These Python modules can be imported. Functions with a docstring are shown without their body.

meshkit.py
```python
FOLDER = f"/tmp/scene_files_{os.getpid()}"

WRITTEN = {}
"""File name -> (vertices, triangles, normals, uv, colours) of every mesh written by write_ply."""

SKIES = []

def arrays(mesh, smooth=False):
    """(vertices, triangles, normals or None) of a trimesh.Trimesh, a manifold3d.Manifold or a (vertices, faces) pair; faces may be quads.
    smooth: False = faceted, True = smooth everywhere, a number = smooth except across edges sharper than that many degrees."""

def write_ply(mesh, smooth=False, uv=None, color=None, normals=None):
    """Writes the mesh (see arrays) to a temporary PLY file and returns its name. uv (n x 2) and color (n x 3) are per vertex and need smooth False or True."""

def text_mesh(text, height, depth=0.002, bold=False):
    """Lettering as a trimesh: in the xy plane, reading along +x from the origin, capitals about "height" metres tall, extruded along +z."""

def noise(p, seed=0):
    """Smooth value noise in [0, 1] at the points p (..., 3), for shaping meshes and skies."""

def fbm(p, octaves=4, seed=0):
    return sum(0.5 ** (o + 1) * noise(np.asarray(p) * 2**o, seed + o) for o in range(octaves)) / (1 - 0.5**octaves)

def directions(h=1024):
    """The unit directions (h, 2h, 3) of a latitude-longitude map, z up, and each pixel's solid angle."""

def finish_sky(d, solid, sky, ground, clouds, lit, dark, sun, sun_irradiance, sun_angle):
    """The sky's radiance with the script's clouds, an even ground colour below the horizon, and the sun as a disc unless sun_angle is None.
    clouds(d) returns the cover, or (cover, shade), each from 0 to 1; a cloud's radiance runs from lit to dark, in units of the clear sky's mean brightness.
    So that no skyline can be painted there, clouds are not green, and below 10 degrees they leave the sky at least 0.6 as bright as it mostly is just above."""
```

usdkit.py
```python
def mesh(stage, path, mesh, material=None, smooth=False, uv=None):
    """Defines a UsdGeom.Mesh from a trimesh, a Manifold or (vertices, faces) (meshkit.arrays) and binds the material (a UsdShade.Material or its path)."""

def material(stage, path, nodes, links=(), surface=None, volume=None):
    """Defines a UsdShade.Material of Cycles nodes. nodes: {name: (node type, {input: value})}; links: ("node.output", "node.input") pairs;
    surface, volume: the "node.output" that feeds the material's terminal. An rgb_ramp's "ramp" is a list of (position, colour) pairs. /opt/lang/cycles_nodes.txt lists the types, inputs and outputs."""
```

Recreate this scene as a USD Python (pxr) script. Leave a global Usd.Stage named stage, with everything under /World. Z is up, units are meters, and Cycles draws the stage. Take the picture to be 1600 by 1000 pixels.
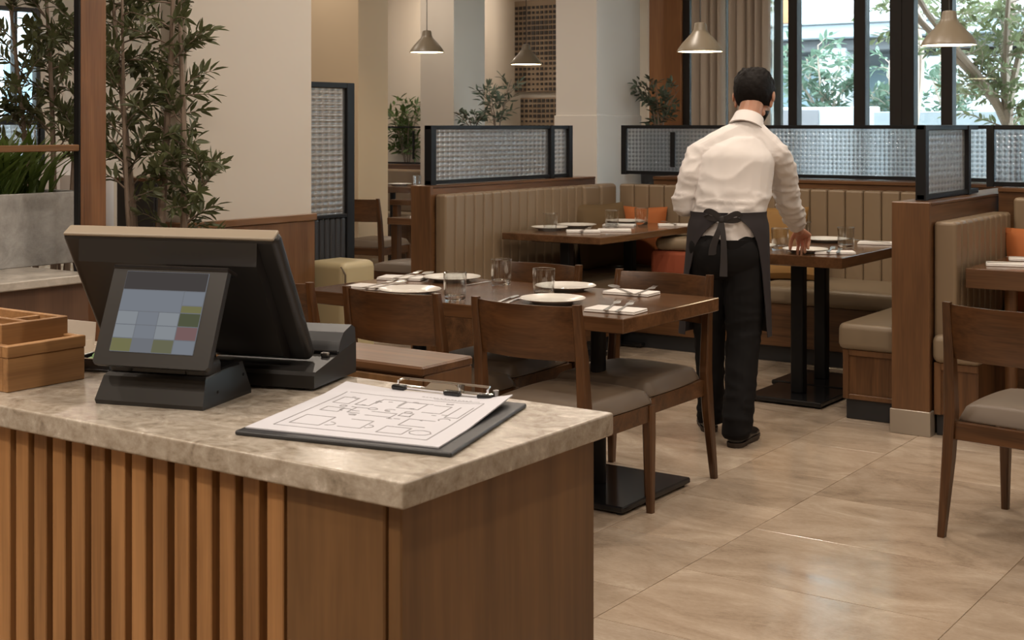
import math, random
import numpy as np, trimesh, usdkit, meshkit
import manifold3d as m3
from manifold3d import Manifold
from pxr import Usd, UsdGeom, UsdLux, UsdShade, Gf, Sdf

random.seed(7)
RNG = np.random.default_rng(7)
stage = Usd.Stage.CreateInMemory()
UsdGeom.SetStageUpAxis(stage, UsdGeom.Tokens.z)
UsdGeom.SetStageMetersPerUnit(stage, 1.0)
UsdGeom.Xform.Define(stage, '/World')
UsdGeom.Scope.Define(stage, '/World/Looks')
PI = math.pi
YAW = math.atan(1500 / 2150)          # the camera looks 34.9 degrees to the left of the room's long axis

# ------------------------------------------------------------------ camera, daylight, exposure
cam = UsdGeom.Camera.Define(stage, '/World/camera')
cam.AddTranslateOp().Set(Gf.Vec3d(0, 0, 1.45))
cam.AddRotateXYZOp().Set(Gf.Vec3f(90, 0, math.degrees(YAW)))
cam.CreateHorizontalApertureAttr(36.0)
cam.CreateVerticalApertureAttr(22.5)
cam.CreateFocalLengthAttr(2150 / 1600 * 36.0)
cam.CreateVerticalApertureOffsetAttr(-304 / 1600 * 36.0)
cam.CreateFStopAttr(16.0)
cam.CreateFocusDistanceAttr(3.0)
cam.CreateClippingRangeAttr(Gf.Vec2f(0.05, 500))
cam.CreateExposureAttr(0.45)

dome = UsdLux.DomeLight.Define(stage, '/World/sky')
dome.CreateColorAttr(Gf.Vec3f(0.80, 0.92, 1.0))
dome.CreateIntensityAttr(3.6)
sun = UsdLux.DistantLight.Define(stage, '/World/sun')
sun.CreateColorAttr(Gf.Vec3f(1.0, 0.95, 0.88))
sun.CreateIntensityAttr(0.3)
sun.CreateAngleAttr(2.0)
sun.AddRotateXYZOp().Set(Gf.Vec3f(48, 0, -30))    # high behind this building, on the facades across the street

DOWNLIGHT_COLOR = Gf.Vec3f(1.0, 0.87, 0.735)
DOWNLIGHTS = [  # x, y, strength, where
    (-1.9, 2.3, 1.0, 'above the low cabinet behind the counter'),
    (-0.2, 1.9, 1.0, 'above the aisle right of the counter'),
    (-3.3, 3.4, 1.0, 'above the gap between counter and long table'),
    (-1.2, 4.2, 1.0, 'above the open floor beside the lone chair'),
    (-3.6, 5.4, 1.0, 'above the back edge of the long table'),
    (-2.0, 5.9, 0.9, 'above the floor in front of the metal-footed divider'),
    (-4.3, 7.3, 1.0, 'above the left booth table'),
    (-2.9, 6.2, 0.9, 'directly above the waiter'),
    (-0.6, 6.4, 1.0, 'above the thick-edged right booth table'),
    (-6.6, 5.0, 1.0, 'behind the tall black screen'),
    (-6.9, 7.6, 1.0, 'above the nearest far table'),
    (-8.3, 8.45, 0.5, 'close to the tan pier'),
    (-9.9, 12.3, 1.2, 'above the pale far bench'),
    (-9.45, 11.2, 0.8, 'above the farthest table'),
    (-7.6, 10.6, 0.9, 'near the dotted wall art'),
    (-6.0, 2.4, 1.0, 'behind the stone planter'),
    (-3.6, 0.6, 1.0, 'left of the counter, before the planter'),
    (-1.9, -0.4, 1.5, 'in front of the slatted counter face, middle of three'),
    (-0.9, -0.3, 1.3, 'in front of the counter corner'),
    (-2.9, 0.2, 1.2, 'in front of the left end of the counter'),
    (-10.5, 8.0, 1.0, 'above the black sideboard'),
    (0.9, 4.2, 1.0, 'right of the lone chair, beyond the frame'),
    (-0.9, -0.9, 0.8, 'behind the viewer'),
    (1.6, 7.2, 0.8, 'far right, above the long bench'),
]
CEIL = 3.3
DOWN_INT = 250.0

# ------------------------------------------------------------------ helpers
USED, LOC = {}, {}


def numbered(parent, name):
    k = (parent, name)
    n = USED.get(k, 0)
    USED[k] = n + 1
    return name if n == 0 else '%s_%03d' % (name, n)


def tag(p, label=None, cat=None, group=None, kind=None):
    for k, v in (('label', label), ('category', cat), ('group', group), ('kind', kind)):
        if v:
            p.SetCustomDataByKey(k, v)
    return p


def thing(name, label=None, cat=None, loc=(0, 0, 0), rz=0.0, group=None, kind=None):
    path = '/World/' + numbered('/World', name)
    x = UsdGeom.Xform.Define(stage, path)
    x.AddTranslateOp().Set(Gf.Vec3d(*map(float, loc)))
    if rz:
        x.AddRotateZOp().Set(float(math.degrees(rz)))
    LOC[path] = (np.array(loc, float), rz)
    return tag(x.GetPrim(), label, cat, group, kind)


def arr(m):
    if isinstance(m, list):
        vs, fs, n = [], [], 0
        for q in m:
            v, f = arr(q)
            vs.append(v); fs.append(f + n); n += len(v)
        return np.vstack(vs), np.vstack(fs)
    if isinstance(m, Manifold):
        q = m.to_mesh()
        return np.array(q.vert_properties[:, :3], float), np.array(q.tri_verts, int)
    if isinstance(m, trimesh.Trimesh):
        return np.array(m.vertices), np.array(m.faces)
    v, f = np.asarray(m[0], float), np.asarray(m[1], int)
    if f.shape[1] == 4:
        f = np.vstack([f[:, [0, 1, 2]], f[:, [0, 2, 3]]])
    return v, f


def obj(parent, name, mesh, mat, smooth=30, world=False, label=None, kind=None):
    """One Mesh prim. world: the mesh is in room coordinates and is moved into its parent's."""
    v, f = arr(mesh)
    pp = '/World' if parent is None else str(parent.GetPath())
    if world:
        p = pp
        while p not in LOC:
            p = p.rpartition('/')[0]
        l, rz = LOC[p]
        v = v - l
        if rz:
            c, s = math.cos(-rz), math.sin(-rz)
            v = np.c_[v[:, 0] * c - v[:, 1] * s, v[:, 0] * s + v[:, 1] * c, v[:, 2]]
    m = usdkit.mesh(stage, pp + '/' + numbered(pp, name), (v, f), M[mat], smooth=smooth)
    return tag(m.GetPrim(), label, None, None, kind)


def solo(name, mesh, mat, label, cat=None, loc=(0, 0, 0), rz=0, group=None, kind=None, smooth=30):
    """A thing that is one mesh."""
    t = thing(name, label, cat, loc, rz, group, kind)
    path = str(t.GetPath())
    v, f = arr(mesh)
    stage.RemovePrim(path)
    m = usdkit.mesh(stage, path, (v, f), M[mat], smooth=smooth)
    x = UsdGeom.Xformable(m)
    x.AddTranslateOp().Set(Gf.Vec3d(*map(float, loc)))
    x.AddRotateZOp().Set(float(math.degrees(rz)))
    return tag(m.GetPrim(), label, cat, group, kind)


def dup(src, label, loc, rz=0.0, group=None):
    was = src.GetCustomData()
    base = src.GetName()
    if base[-4:-3] == '_' and base[-3:].isdigit():
        base = base[:-4]
    if src.GetTypeName() == 'Mesh':
        path = '/World/' + numbered('/World', base)
        x = UsdGeom.Mesh.Define(stage, path)
        x.GetPrim().GetReferences().AddInternalReference(src.GetPath())
        x.ClearXformOpOrder()
        x.AddTranslateOp().Set(Gf.Vec3d(*map(float, loc)))
        x.AddRotateZOp().Set(float(math.degrees(rz)))
        return tag(x.GetPrim(), label, was['category'], group or was.get('group'))
    t = thing(base, label, was['category'], loc, rz, group or was.get('group'))
    t.GetReferences().AddInternalReference(src.GetPath())
    t.SetInstanceable(True)
    return t


def hull(pts):
    return arr(Manifold.hull_points(np.asarray(pts, float).tolist()))


def cbox(x0, y0, z0, x1, y1, z1, c=0.003):
    """A box between two corners with chamfered edges."""
    c = min(c, (x1 - x0) / 2.2, (y1 - y0) / 2.2, (z1 - z0) / 2.2)
    pts = []
    for x, sx in ((x0, 1), (x1, -1)):
        for y, sy in ((y0, 1), (y1, -1)):
            for z, sz in ((z0, 1), (z1, -1)):
                pts += [(x + sx * c, y + sy * c, z), (x + sx * c, y, z + sz * c), (x, y + sy * c, z + sz * c)]
    return hull(pts)


def rbox(x0, y0, z0, x1, y1, z1, r=0.02, n=12):
    r = min(r, (x1 - x0) / 2.01, (y1 - y0) / 2.01, (z1 - z0) / 2.01)
    s = Manifold.sphere(r, n)
    return arr(Manifold.batch_hull([s.translate((x, y, z)) for x in (x0 + r, x1 - r) for y in (y0 + r, y1 - r) for z in (z0 + r, z1 - r)]))


def frame_of(d):
    d = np.asarray(d, float) / np.linalg.norm(d)
    a = np.cross(d, (0, 0, 1.0) if abs(d[2]) < .9 else (1.0, 0, 0))
    a /= np.linalg.norm(a)
    return d, a, np.cross(d, a)


def tube(pts, r, n=8, caps=True):
    p = np.asarray(pts, float)
    r = np.broadcast_to(np.asarray(r, float), (len(p),))
    t = np.gradient(p, axis=0)
    t /= np.linalg.norm(t, axis=1, keepdims=True) + 1e-12
    _, a, _ = frame_of(t[0])
    rows = []
    ang = np.arange(n) * 2 * PI / n
    for i in range(len(p)):
        a = a - t[i] * (a @ t[i]); a /= np.linalg.norm(a) + 1e-12
        b = np.cross(t[i], a)
        rows.append(p[i] + r[i] * (np.cos(ang)[:, None] * a + np.sin(ang)[:, None] * b))
    v = np.vstack(rows)
    f = []
    for i in range(len(p) - 1):
        for j in range(n):
            k = (j + 1) % n
            f += [(i * n + j, i * n + k, (i + 1) * n + k), (i * n + j, (i + 1) * n + k, (i + 1) * n + j)]
    if caps:
        v = np.vstack([v, p[0], p[-1]])
        e = len(v)
        for j in range(n):
            k = (j + 1) % n
            f += [(e - 2, k, j), (e - 1, (len(p) - 1) * n + j, (len(p) - 1) * n + k)]
    return v, np.array(f)


def lathe(prof, n=32, center=(0, 0, 0)):
    """Revolves (radius, z) points, closed where the radius is 0."""
    v, f, idx = [], [], []
    for r, z in prof:
        if r < 1e-6:
            idx.append([len(v)] * n); v.append((0, 0, z))
        else:
            idx.append(list(range(len(v), len(v) + n)))
            v += [(r * math.cos(2 * PI * j / n), r * math.sin(2 * PI * j / n), z) for j in range(n)]
    for a, b in zip(idx[:-1], idx[1:]):
        for j in range(n):
            k = (j + 1) % n
            for tri in ((a[j], a[k], b[k]), (a[j], b[k], b[j])):
                if len(set(tri)) == 3:
                    f.append(tri)
    return np.array(v, float) + np.array(center, float), np.array(f)


def grid(P):
    """A (rows, columns, 3) array of points as a surface."""
    P = np.asarray(P, float)
    h, w = P.shape[:2]
    i, j = np.meshgrid(np.arange(h - 1), np.arange(w - 1), indexing='ij')
    a = (i * w + j).ravel()
    return P.reshape(-1, 3), np.vstack([np.c_[a, a + 1, a + w + 1], np.c_[a, a + w + 1, a + w]])


def shell(P, Q):
    """A closed sheet between two grids of the same size (front P, back Q)."""
    v1, f1 = grid(P)
    v2, f2 = grid(Q)
    h, w = np.asarray(P).shape[:2]
    n = len(v1)
    edge = [(0, j) for j in range(w)] + [(i, w - 1) for i in range(1, h)] + [(h - 1, j) for j in range(w - 2, -1, -1)] + [(i, 0) for i in range(h - 2, 0, -1)]
    e = [i * w + j for i, j in edge]
    s = []
    for a, b in zip(e, e[1:] + e[:1]):
        s += [(a, n + a, n + b), (a, n + b, b)]
    return np.vstack([v1, v2]), np.vstack([f1, f2[:, ::-1] + n, np.array(s)])


def prism(poly, z0, z1):
    from shapely.geometry import Polygon
    m = trimesh.creation.extrude_polygon(Polygon(poly), z1 - z0, engine='earcut')
    return np.array(m.vertices) + [0, 0, z0], np.array(m.faces)


def mv(m, d=(0, 0, 0), rz=0.0, rx=0.0, ry=0.0, s=1.0):
    v, f = arr(m)
    v = v * s
    for ang, (a, b) in ((rx, (1, 2)), (ry, (2, 0)), (rz, (0, 1))):
        if ang:
            c, q = math.cos(ang), math.sin(ang)
            v = v.copy()
            v[:, a], v[:, b] = v[:, a] * c - v[:, b] * q, v[:, a] * q + v[:, b] * c
    return v + np.asarray(d, float), f


# ------------------------------------------------------------------ materials
M = {}


def mat(name, nodes, links=(), surface='p.BSDF'):
    M[name] = usdkit.material(stage, '/World/Looks/' + name, nodes, links, surface=surface)


def plain(name, col, rough=0.5, bump=0.0, bscale=200, **kw):
    nodes = {'p': ('principled_bsdf', dict(base_color=col, roughness=rough, **kw))}
    links = []
    if bump:
        nodes.update(tc=('texture_coordinate', {}), n=('noise_texture', dict(scale=bscale, detail=3)), b=('bump', dict(strength=bump, distance=0.002)))
        links = [('tc.object', 'n.vector'), ('n.fac', 'b.height'), ('b.normal', 'p.normal')]
    mat(name, nodes, links)


def wood(name, axis, dark, light, rough=0.35, cross=14.0, along=1.1, coat=0.0, fine=0.3, spec=0.5):
    sc = [cross] * 3; sc['xyz'.index(axis)] = along
    s2 = [cross * 9] * 3; s2['xyz'.index(axis)] = along * 4
    mid = tuple((a + b) / 2 for a, b in zip(dark, light))
    nodes = {
        'tc': ('texture_coordinate', {}), 'oi': ('object_info', {}), 'mul': ('math', dict(math_type='multiply', value2=37.0)),
        'cx': ('combine_xyz', {}), 'add': ('vector_math', dict(math_type='add')),
        'm1': ('mapping', dict(scale=sc)), 'm2': ('mapping', dict(scale=s2)),
        'n1': ('noise_texture', dict(scale=1.0, detail=4, roughness=0.55, distortion=0.7)),
        'n2': ('noise_texture', dict(scale=1.0, detail=3, roughness=0.6)),
        'mx': ('mix_float', dict(fac=fine)),
        'r': ('rgb_ramp', dict(ramp=[(0.34, dark), (0.5, mid), (0.66, light)])),
        'b': ('bump', dict(strength=0.12, distance=0.001)),
        'p': ('principled_bsdf', dict(roughness=rough, coat_weight=coat, coat_roughness=0.15, specular_ior_level=spec))}
    links = [('oi.random', 'mul.value1'), ('mul.value', 'cx.x'), ('mul.value', 'cx.y'), ('mul.value', 'cx.z'),
             ('tc.object', 'add.vector1'), ('cx.vector', 'add.vector2'), ('add.vector', 'm1.vector'), ('add.vector', 'm2.vector'),
             ('m1.vector', 'n1.vector'), ('m2.vector', 'n2.vector'), ('n1.fac', 'mx.a'), ('n2.fac', 'mx.b'), ('mx.result', 'r.fac'),
             ('r.color', 'p.base_color'), ('n2.fac', 'b.height'), ('b.normal', 'p.normal')]
    mat(name, nodes, links)


WD, WL = (0.055, 0.024, 0.010), (0.165, 0.077, 0.031)
for ax in 'xyz':
    wood('walnut_' + ax, ax, WD, WL, 0.34)
    wood('chair_wood_' + ax, ax, (0.040, 0.0168, 0.0066), (0.115, 0.049, 0.0175), 0.27)
    wood('table_wood_' + ax, ax, (0.072, 0.033, 0.0145), (0.150, 0.072, 0.032), 0.17, cross=9.0, spec=0.6, coat=0.3)
wood('slat_wood', 'z', (0.190, 0.088, 0.030), (0.430, 0.220, 0.085), 0.45, cross=16)
wood('counter_wood', 'z', (0.115, 0.057, 0.021), (0.225, 0.116, 0.045), 0.42, cross=9)
wood('wainscot_wood', 'z', (0.090, 0.041, 0.0165), (0.170, 0.080, 0.032), 0.38, cross=9)
wood('post_wood', 'z', (0.095, 0.041, 0.017), (0.215, 0.100, 0.042), 0.4)
wood('rail_wood', 'y', (0.110, 0.052, 0.021), (0.215, 0.106, 0.043), 0.36)
wood('panel_wood', 'z', (0.230, 0.098, 0.034), (0.330, 0.150, 0.056), 0.45, cross=6)
wood('box_wood', 'y', (0.200, 0.095, 0.035), (0.400, 0.215, 0.088), 0.5, cross=20)
wood('box_wood_x', 'x', (0.200, 0.095, 0.035), (0.400, 0.215, 0.088), 0.5, cross=20)
wood('ledge_wood', 'z', (0.075, 0.040, 0.024), (0.130, 0.070, 0.042), 0.45, cross=9)


def stone(name, cols, rough, sc=7.0, scale=(1, 1, 1), var=0.0, bump=0.05, fine=60.0, spec=0.5, mixf=0.28):
    nodes = {
        'g': ('geometry', {}), 'oi': ('object_info', {}), 'mul': ('math', dict(math_type='multiply', value2=23.0)), 'cx': ('combine_xyz', {}),
        'add': ('vector_math', dict(math_type='add')), 'm': ('mapping', dict(scale=scale)),
        'n1': ('noise_texture', dict(scale=sc, detail=6, roughness=0.62, distortion=1.3)),
        'n2': ('noise_texture', dict(scale=fine, detail=4, roughness=0.7)), 'mx': ('mix_float', dict(fac=mixf)),
        'r': ('rgb_ramp', dict(ramp=[(x, c) for x, c in zip((0.28, 0.45, 0.58, 0.74), cols)])),
        'h': ('hsv', {}), 'vr': ('map_range', dict(to_min=1 - var, to_max=1 + var)),
        'b': ('bump', dict(strength=bump, distance=0.002)), 'rr': ('map_range', dict(from_min=0.3, from_max=0.7, to_min=rough * 0.8, to_max=rough * 1.35)),
        'p': ('principled_bsdf', dict(specular_ior_level=spec))}
    links = [('oi.random', 'mul.value1'), ('mul.value', 'cx.x'), ('mul.value', 'cx.y'), ('mul.value', 'cx.z'), ('g.position', 'add.vector1'), ('cx.vector', 'add.vector2'),
             ('add.vector', 'm.vector'), ('m.vector', 'n1.vector'), ('m.vector', 'n2.vector'), ('n1.fac', 'mx.a'), ('n2.fac', 'mx.b'), ('mx.result', 'r.fac'),
             ('oi.random', 'vr.value'), ('vr.result', 'h.value'), ('r.color', 'h.color'), ('h.color', 'p.base_color'), ('n1.fac', 'rr.value'), ('rr.result', 'p.roughness'),
             ('n2.fac', 'b.height'), ('b.normal', 'p.normal')]
    mat(name, nodes, links)


stone('floor_tile', [(0.24, 0.175, 0.122), (0.39, 0.302, 0.222), (0.47, 0.375, 0.285), (0.60, 0.505, 0.40)], 0.16, sc=2.8, scale=(0.75, 1.4, 1), var=0.10, bump=0.03, spec=0.85)
stone('counter_stone', [(0.15, 0.122, 0.094), (0.34, 0.29, 0.23), (0.44, 0.39, 0.33), (0.74, 0.69, 0.62)], 0.24, sc=20, scale=(1.0, 1.3, 1.2), fine=75, mixf=0.4)
stone('planter_stone', [(0.21, 0.20, 0.185), (0.30, 0.29, 0.275), (0.36, 0.35, 0.335), (0.44, 0.43, 0.41)], 0.55, sc=9)
stone('ledge_stone', [(0.28, 0.25, 0.215), (0.38, 0.345, 0.30), (0.46, 0.42, 0.37), (0.55, 0.51, 0.46)], 0.35, sc=7)
plain('grout', (0.42, 0.32, 0.215), 0.6)
plain('wall_paint', (0.60, 0.52, 0.425), 0.75, bump=0.04, bscale=90)
plain('pier_paint', (0.54, 0.485, 0.42), 0.75, bump=0.04, bscale=90)
plain('tan_paint', (0.56, 0.44, 0.30), 0.75, bump=0.04, bscale=90)
plain('column_paint', (0.70, 0.66, 0.61), 0.7, bump=0.04, bscale=90)
plain('ceiling_paint', (0.70, 0.66, 0.60), 0.8)
plain('black_metal', (0.008, 0.008, 0.009), 0.5, specular_ior_level=0.25)
plain('mullion_metal', (0.024, 0.019, 0.016), 0.45, specular_ior_level=0.35)
plain('black_plastic', (0.016, 0.0145, 0.0135), 0.4, bump=0.05, bscale=900)
plain('black_gloss', (0.010, 0.010, 0.011), 0.16)
plain('black_panel', (0.022, 0.022, 0.024), 0.5)
plain('slate_cover', (0.024, 0.025, 0.028), 0.45)
plain('edge_trim', (0.30, 0.25, 0.19), 0.35)
plain('steel', (0.72, 0.70, 0.67), 0.26, metallic=1.0)
plain('chrome', (0.80, 0.79, 0.77), 0.10, metallic=1.0)
plain('dark_steel', (0.25, 0.24, 0.23), 0.22, metallic=1.0)
plain('plinth_metal', (0.42, 0.37, 0.31), 0.4, metallic=0.6)
plain('ceramic', (0.68, 0.645, 0.59), 0.16)
plain('linen', (0.70, 0.665, 0.635), 0.85, bump=0.2, bscale=700)
plain('paper', (0.57, 0.57, 0.62), 0.75)
plain('ink', (0.24, 0.235, 0.25), 0.6)
plain('lamp_shade', (0.18, 0.145, 0.10), 0.4)
plain('cord_black', (0.03, 0.027, 0.024), 0.5)
plain('booth_leather', (0.215, 0.152, 0.094), 0.40, bump=0.10, bscale=260)
plain('seat_leather', (0.215, 0.160, 0.103), 0.42, bump=0.10, bscale=260)
plain('chair_fabric', (0.118, 0.083, 0.055), 0.5, bump=0.12, bscale=500)
plain('stitch', (0.10, 0.072, 0.045), 0.6)
plain('cream_leather', (0.42, 0.345, 0.20), 0.45)
plain('white_fabric', (0.72, 0.68, 0.66), 0.8)
plain('orange_fabric', (0.35, 0.098, 0.020), 0.8, bump=0.2, bscale=600)
plain('rust_fabric', (0.27, 0.058, 0.022), 0.8, bump=0.2, bscale=600)
plain('olive_fabric', (0.115, 0.070, 0.028), 0.8, bump=0.2, bscale=600)
plain('mustard_fabric', (0.24, 0.125, 0.034), 0.8, bump=0.2, bscale=600)
plain('curtain_cloth', (0.50, 0.415, 0.335), 0.8, bump=0.15, bscale=400)
plain('sheer_cloth', (0.62, 0.66, 0.72), 0.8)
plain('skin', (0.40, 0.205, 0.130), 0.5, bump=0.06, bscale=160, subsurface_weight=0.12, subsurface_scale=0.01, specular_ior_level=0.35)
plain('hair', (0.008, 0.0062, 0.0055), 0.65, bump=0.5, bscale=130, specular_ior_level=0.12)
plain('shirt_cloth', (0.66, 0.615, 0.59), 0.8, bump=0.12, bscale=500, specular_ior_level=0.2)
plain('apron_cloth', (0.034, 0.029, 0.031), 0.8, bump=0.25, bscale=600, specular_ior_level=0.2)
plain('apron_string', (0.030, 0.026, 0.027), 0.75, bump=0.25, bscale=600)
plain('trouser_cloth', (0.0085, 0.0078, 0.008), 0.8, bump=0.2, bscale=600, specular_ior_level=0.15)
plain('shoe_leather', (0.011, 0.010, 0.010), 0.22)
plain('shoe_sole', (0.035, 0.022, 0.014), 0.6)
plain('soil', (0.045, 0.032, 0.022), 0.9, bump=0.8, bscale=60)
plain('bark', (0.22, 0.165, 0.125), 0.8, bump=0.5, bscale=90)
plain('outer_bark', (0.34, 0.27, 0.22), 0.85, bump=0.5, bscale=30)
plain('render_white', (0.36, 0.385, 0.40), 0.8)
plain('render_grey', (0.22, 0.25, 0.27), 0.8)
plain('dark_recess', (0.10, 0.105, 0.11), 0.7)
plain('outer_glass', (0.20, 0.27, 0.30), 0.12, metallic=0.2)
plain('fence_panel', (0.15, 0.148, 0.16), 0.7)
plain('paving', (0.22, 0.22, 0.21), 0.8)
plain('art_board', (0.36, 0.255, 0.165), 0.7)
plain('art_dark', (0.055, 0.042, 0.034), 0.6)
plain('screen_dark', (0.05, 0.042, 0.038), 0.2)


def emit(name, col, strength):
    mat(name, {'e': ('emission', dict(color=col, strength=strength))}, surface='e.emission')


emit('lamp_glow', (1.0, 0.80, 0.50), 9.0)
emit('downlight_glow', (1.0, 0.85, 0.62), 12.0)
for nm, c in (('panel_blue', (0.23, 0.27, 0.34)), ('panel_pale', (0.30, 0.35, 0.40)), ('panel_grey', (0.20, 0.22, 0.265)), ('panel_header', (0.085, 0.07, 0.066)), ('panel_green', (0.115, 0.135, 0.05)),
              ('panel_olive', (0.20, 0.20, 0.08)), ('panel_yellow', (0.26, 0.25, 0.05)), ('panel_red', (0.29, 0.125, 0.125))):
    emit('screen_' + nm[6:], tuple(0.6 * q + 0.4 * sum(c) / 3 for q in c), 0.5)

mat('glass', {'p': ('principled_bsdf', dict(base_color=(0.97, 0.98, 0.98), roughness=0.0, ior=1.45, transmission_weight=1.0))})
mat('water', {'p': ('principled_bsdf', dict(base_color=(0.98, 0.99, 1.0), roughness=0.0, ior=1.33, transmission_weight=1.0))})
mat('acrylic', {'lw': ('layer_weight', {}), 'pw': ('math', dict(math_type='power', value2=3.2)), 'fr': ('map_range', dict(to_min=0.05, to_max=0.80)), 't': ('transparent_bsdf', dict(color=(0.93, 0.90, 0.86))), 'g': ('glossy_bsdf', dict(color=(1, 1, 1), roughness=0.08)), 'd': ('diffuse_bsdf', dict(color=(0.8, 0.75, 0.68))),
                'm0': ('mix_closure', dict(fac=0.38)), 'm': ('mix_closure', {})},
    [('t.BSDF', 'm0.closure1'), ('d.BSDF', 'm0.closure2'), ('lw.facing', 'pw.value1'), ('pw.value', 'fr.value'), ('fr.result', 'm.fac'), ('m0.closure', 'm.closure1'), ('g.BSDF', 'm.closure2')], 'm.closure')
mat('clear_glass', {'lw': ('layer_weight', {}), 'pw': ('math', dict(math_type='power', value2=2.3)), 'fr': ('map_range', dict(to_min=0.06, to_max=0.92)), 't': ('transparent_bsdf', dict(color=(0.965, 0.975, 0.975))), 'g': ('glossy_bsdf', dict(color=(1, 1, 1), roughness=0.015)), 'm': ('mix_closure', {})},
    [('lw.facing', 'pw.value1'), ('pw.value', 'fr.value'), ('fr.result', 'm.fac'), ('t.BSDF', 'm.closure1'), ('g.BSDF', 'm.closure2')], 'm.closure')
mat('window_glass', {'lw': ('layer_weight', {}), 'pw': ('math', dict(math_type='power', value2=3.2)), 'fr': ('map_range', dict(to_min=0.05, to_max=0.80)), 't': ('transparent_bsdf', dict(color=(0.95, 0.98, 0.98))), 'g': ('glossy_bsdf', dict(color=(1, 1, 1), roughness=0.01)), 'm': ('mix_closure', {})},
    [('lw.facing', 'pw.value1'), ('pw.value', 'fr.value'), ('fr.result', 'm.fac'), ('t.BSDF', 'm.closure1'), ('g.BSDF', 'm.closure2')], 'm.closure')


def pressed_glass(name, axis, cell, cell_z=0.030):
    """Pressed glass with a square lens pattern: the ribs between the lenses scatter the view, the lens centres let it through softly."""
    k, kz = 2 * PI / cell, 2 * PI / cell_z
    nodes = {'g': ('geometry', {}), 's': ('separate_xyz', {}),
             'mu': ('math', dict(math_type='multiply', value2=k)), 'mw': ('math', dict(math_type='multiply', value2=kz)),
             'su': ('math', dict(math_type='sine')), 'sw': ('math', dict(math_type='sine')), 'ad': ('math', dict(math_type='add')),
             'hh': ('map_range', dict(from_min=-2, from_max=2)),
             'b': ('bump', dict(strength=0.9, distance=0.006)),
             'rf': ('refraction_bsdf', dict(color=(0.93, 0.95, 0.96), roughness=0.07, IOR=1.22)),
             'gl': ('glossy_bsdf', dict(color=(0.9, 0.92, 0.95), roughness=0.12)),
             'cr': ('rgb_ramp', dict(ramp=[(0.22, (0.22, 0.22, 0.23)), (0.40, (0.74, 0.76, 0.78)), (0.7, (0.97, 0.98, 1.0))])),
             't': ('transparent_bsdf', {}), 'd': ('translucent_bsdf', dict(color=(0.75, 0.78, 0.8))),
             'm1': ('mix_closure', dict(fac=0.5)), 'm2': ('mix_closure', dict(fac=0.12)), 'm3': ('mix_closure', dict(fac=0.16))}
    links = [('g.position', 's.vector'), ('s.' + axis, 'mu.value1'), ('s.z', 'mw.value1'), ('mu.value', 'su.value1'), ('mw.value', 'sw.value1'), ('su.value', 'ad.value1'), ('sw.value', 'ad.value2'),
             ('ad.value', 'hh.value'), ('hh.result', 'b.height'), ('b.normal', 'rf.normal'), ('b.normal', 'gl.normal'), ('hh.result', 'cr.fac'), ('cr.color', 't.color'),
             ('t.BSDF', 'm1.closure1'), ('rf.BSDF', 'm1.closure2'), ('m1.closure', 'm2.closure1'), ('gl.BSDF', 'm2.closure2'), ('m2.closure', 'm3.closure1'), ('d.BSDF', 'm3.closure2')]
    mat(name, nodes, links, 'm3.closure')


pressed_glass('pressed_glass_x', 'x', 0.030)
pressed_glass('pressed_glass_y', 'y', 0.050, 0.030)


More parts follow.
